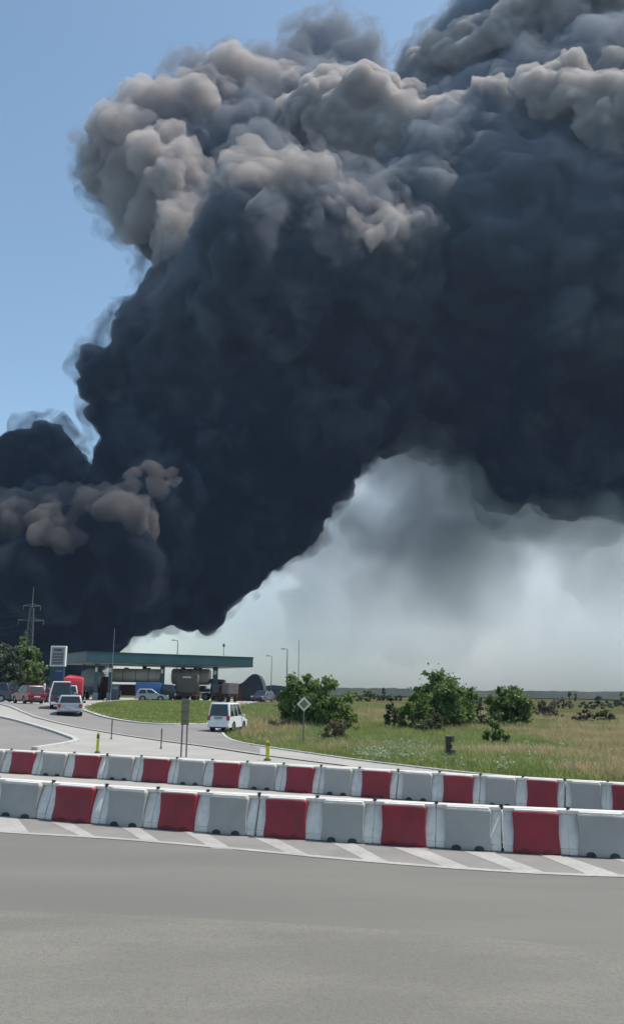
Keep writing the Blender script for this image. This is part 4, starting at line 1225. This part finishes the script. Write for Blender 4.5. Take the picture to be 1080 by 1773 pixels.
# far single trees on the ridge
for i, (x0, x1, t, lb) in enumerate(((982, 989, 1193, 'tiny thin far tree on the ridge at the right'), (1028, 1044, 1197, 'small round far tree on the ridge at the right'), (1070, 1090, 1196, 'far tree on the ridge cut by the right edge'), (660, 668, 1187, 'tiny far tree on the ridge left of the grey green bush'), (992, 998, 1199, 'tiniest far tree on the ridge beside the thin one'))):
    tree('far_tree', x0, x1, t, 1212, 330, 'leaf_grey' if i % 2 else 'leaf_dark', lb, cat='tree', n=900, seed=30 + i, clumps=8, size=.6, trunk=.25, shape='tall', group='single trees on the far ridge')
# left edge
tree('tree', -60, 18, 1078, 1190, 98, 'leaf_grey', 'tall grey green tree cut by the left edge', cat='tree', n=20000, seed=21, clumps=80, size=.32, trunk=.2, base_frac=.05)
tree('tree', 4, 72, 1100, 1190, 104, 'leaf_dark', 'tall dark tree in front of the power pylon', cat='tree', n=20000, seed=22, clumps=80, size=.32, trunk=.2, base_frac=.05)
tree('tree', 34, 78, 1130, 1190, 100, 'leaf_dark', 'lower green tree right of the pylon beside the price board', cat='tree', n=12000, seed=23, clumps=46, size=.3, trunk=.15)
tree('tree', -20, 40, 1110, 1192, 95, 'leaf_grey', 'middle sized green tree between the left edge tree and the dark pylon tree', cat='tree', n=16000, seed=27, clumps=60, size=.3, trunk=.16)
tree('bush', 56, 86, 1160, 1196, 93, 'leaf_olive', 'pale olive bush above the dark container', n=2800, seed=24, clumps=16, size=.24)
tree('bush', 8, 44, 1177, 1205, 90, 'leaf_grey', 'low grey green bush behind the large dark red car', n=2600, seed=25, clumps=16, size=.24)
tree('bush', -30, 14, 1165, 1205, 92, 'leaf_grey', 'low bush behind the dark car at the left edge', n=2600, seed=26, clumps=16, size=.24)

# ---- grasses
def in_poly(x, y, poly):
    inside = np.zeros(len(x), bool)
    n = len(poly)
    for i in range(n):
        x0, y0 = poly[i]; x1, y1 = poly[(i + 1) % n]
        c = ((y0 > y) != (y1 > y)) & (x < (x1 - x0) * (y - y0) / (y1 - y0 + 1e-12) + x0)
        inside ^= c
    return inside

def blades(name, pts, h, m, seed, per=7, spread=.18, wid=.012, **k):
    rs = np.random.RandomState(seed)
    n = len(pts) * per
    base = np.repeat(pts, per, 0) + np.concatenate([rs.normal(size=(n, 2)) * spread, np.zeros((n, 1))], 1)
    base[:, 2] = Znp(base[:, 0], base[:, 1]) - .04 + k.pop('lift', 0)
    hh = np.repeat(h, per) * rs.uniform(.5, 1.15, n)
    ang = rs.uniform(0, 2 * np.pi, n)
    side = np.stack([np.cos(ang), np.sin(ang), np.zeros(n)], 1)
    bend = np.stack([rs.normal(size=n), rs.normal(size=n), np.zeros(n)], 1) * .28 * hh[:, None]
    w = wid * (1 + hh[:, None])
    up = np.array([0, 0, 1.])
    mid = base + up * hh[:, None] * .55 + bend * .35
    top = base + up * hh[:, None] + bend
    v = np.stack([base - side * w, base + side * w, mid + side * w * .8, top, mid - side * w * .8], 1).reshape(-1, 3)
    i = np.arange(n)[:, None] * 5
    q = np.concatenate([i + np.array([[0, 1, 2, 4]])], 0)
    t = np.concatenate([i, i], 1)
    tri = np.stack([np.stack([i[:, 0] + 4, i[:, 0] + 2, i[:, 0] + 3, i[:, 0] + 3], 1)], 0)[0]
    me = bpy.data.meshes.new(name)
    me.vertices.add(len(v)); me.vertices.foreach_set('co', v.astype(np.float32).ravel())
    loops = np.concatenate([np.concatenate([i + 0, i + 1, i + 2, i + 4], 1), np.concatenate([i + 4, i + 2, i + 3], 1)], 1)
    me.loops.add(loops.size); me.loops.foreach_set('vertex_index', loops.astype(np.int32).ravel())
    st = np.arange(n)[:, None] * 7 + np.array([[0, 4]])
    me.polygons.add(n * 2); me.polygons.foreach_set('loop_start', st.astype(np.int32).ravel())
    me.update(calc_edges=True)
    me.materials.append(M[m])
    o = bpy.data.objects.new(name, me); COL.objects.link(o)
    return tag(o, kind='stuff', **k)

rs = np.random.RandomState(5)
fe = np.array(field_edge)
def field_pts(n, ymin, ymax, power=1.7):
    y = ymin + (ymax - ymin) * rs.rand(n * 3) ** power
    x = rs.uniform(-.14, .44, n * 3) * y
    poly = [tuple(p) for p in field_edge] + [far_right, (200, 20), (200, 400), (0, 400), (-7.2, 100)]
    ok = in_poly(x, y, poly)
    ok &= ~((y > 100) & (x < -3))
    x, y = x[ok][:n], y[ok][:n]
    return np.stack([x, y, np.zeros(len(x))], 1)
P = field_pts(26000, 19.5, 130)
nz = noise3(P / np.array([5., 3., 1.]) + 3) ; nz2 = noise3(P / np.array([14., 5., 1.]) + 13)
edge_d = np.full(len(P), 9.)
for a, b_ in zip(fe[:-1], fe[1:]):
    ab = b_ - a; t = np.clip(((P[:, :2] - a) @ ab) / (ab @ ab + 1e-9), 0, 1)
    edge_d = np.minimum(edge_d, np.linalg.norm(P[:, :2] - a - t[:, None] * ab, axis=1))
tall = (.22 + .38 * np.clip(nz + .5, 0, 1)) * np.clip(.25 + edge_d / 2.2, .25, 1)
dry = (nz2 + .35 * nz + 1.3 * np.clip(P[:, 0] / P[:, 1] - .24, -.1, .12) > .0) & (edge_d > 1.2)
blades('field_grass', P[~dry], tall[~dry], 'blade_green', 3, label='green field grass along the road and between the bushes', cat='grass')
blades('dry_grass', P[dry], tall[dry] * 1.1, 'blade_dry', 4, label='tall dry brown grass in patches across the field', cat='grass')
Pw = np.concatenate([gnd(x, y)[:] for x, y in zip(rs.uniform(620, 745, 150), rs.uniform(1292, 1322, 150))]).reshape(-1, 3)
Pw2 = np.concatenate([gnd(x, y)[:] for x, y in zip(rs.uniform(520, 1075, 130), rs.uniform(1285, 1345, 130))]).reshape(-1, 3)
Pw = np.concatenate([Pw, Pw2]); Pw = Pw[in_poly(Pw[:, 0], Pw[:, 1], [tuple(p) for p in field_edge] + [far_right, (200, 20), (200, 400), (-5, 400)])]
vv, qq = leaves(Pw + np.array([0, 0, .28]), 3000, np.full(len(Pw), .24), .10, rs)
mesh_np('weeds', vv, qq, M['weed_pale'], kind='stuff', label='pale leafy weeds on the verge of the field', cat='weeds')
# short grass of the island
ix = np.array(isl)
x = rs.uniform(ix[:, 0].min(), ix[:, 0].max(), 60000); y = rs.uniform(ix[:, 1].min(), ix[:, 1].max(), 60000)
ok = in_poly(x, y, isl); x, y = x[ok][:9000], y[ok][:9000]
blades('island_grass', np.stack([x, y, x * 0], 1), np.full(len(x), .13), 'blade_mown', 6, per=5, spread=.3, wid=.03, lift=.13, label='short mown grass on the island before the filling station', cat='grass')
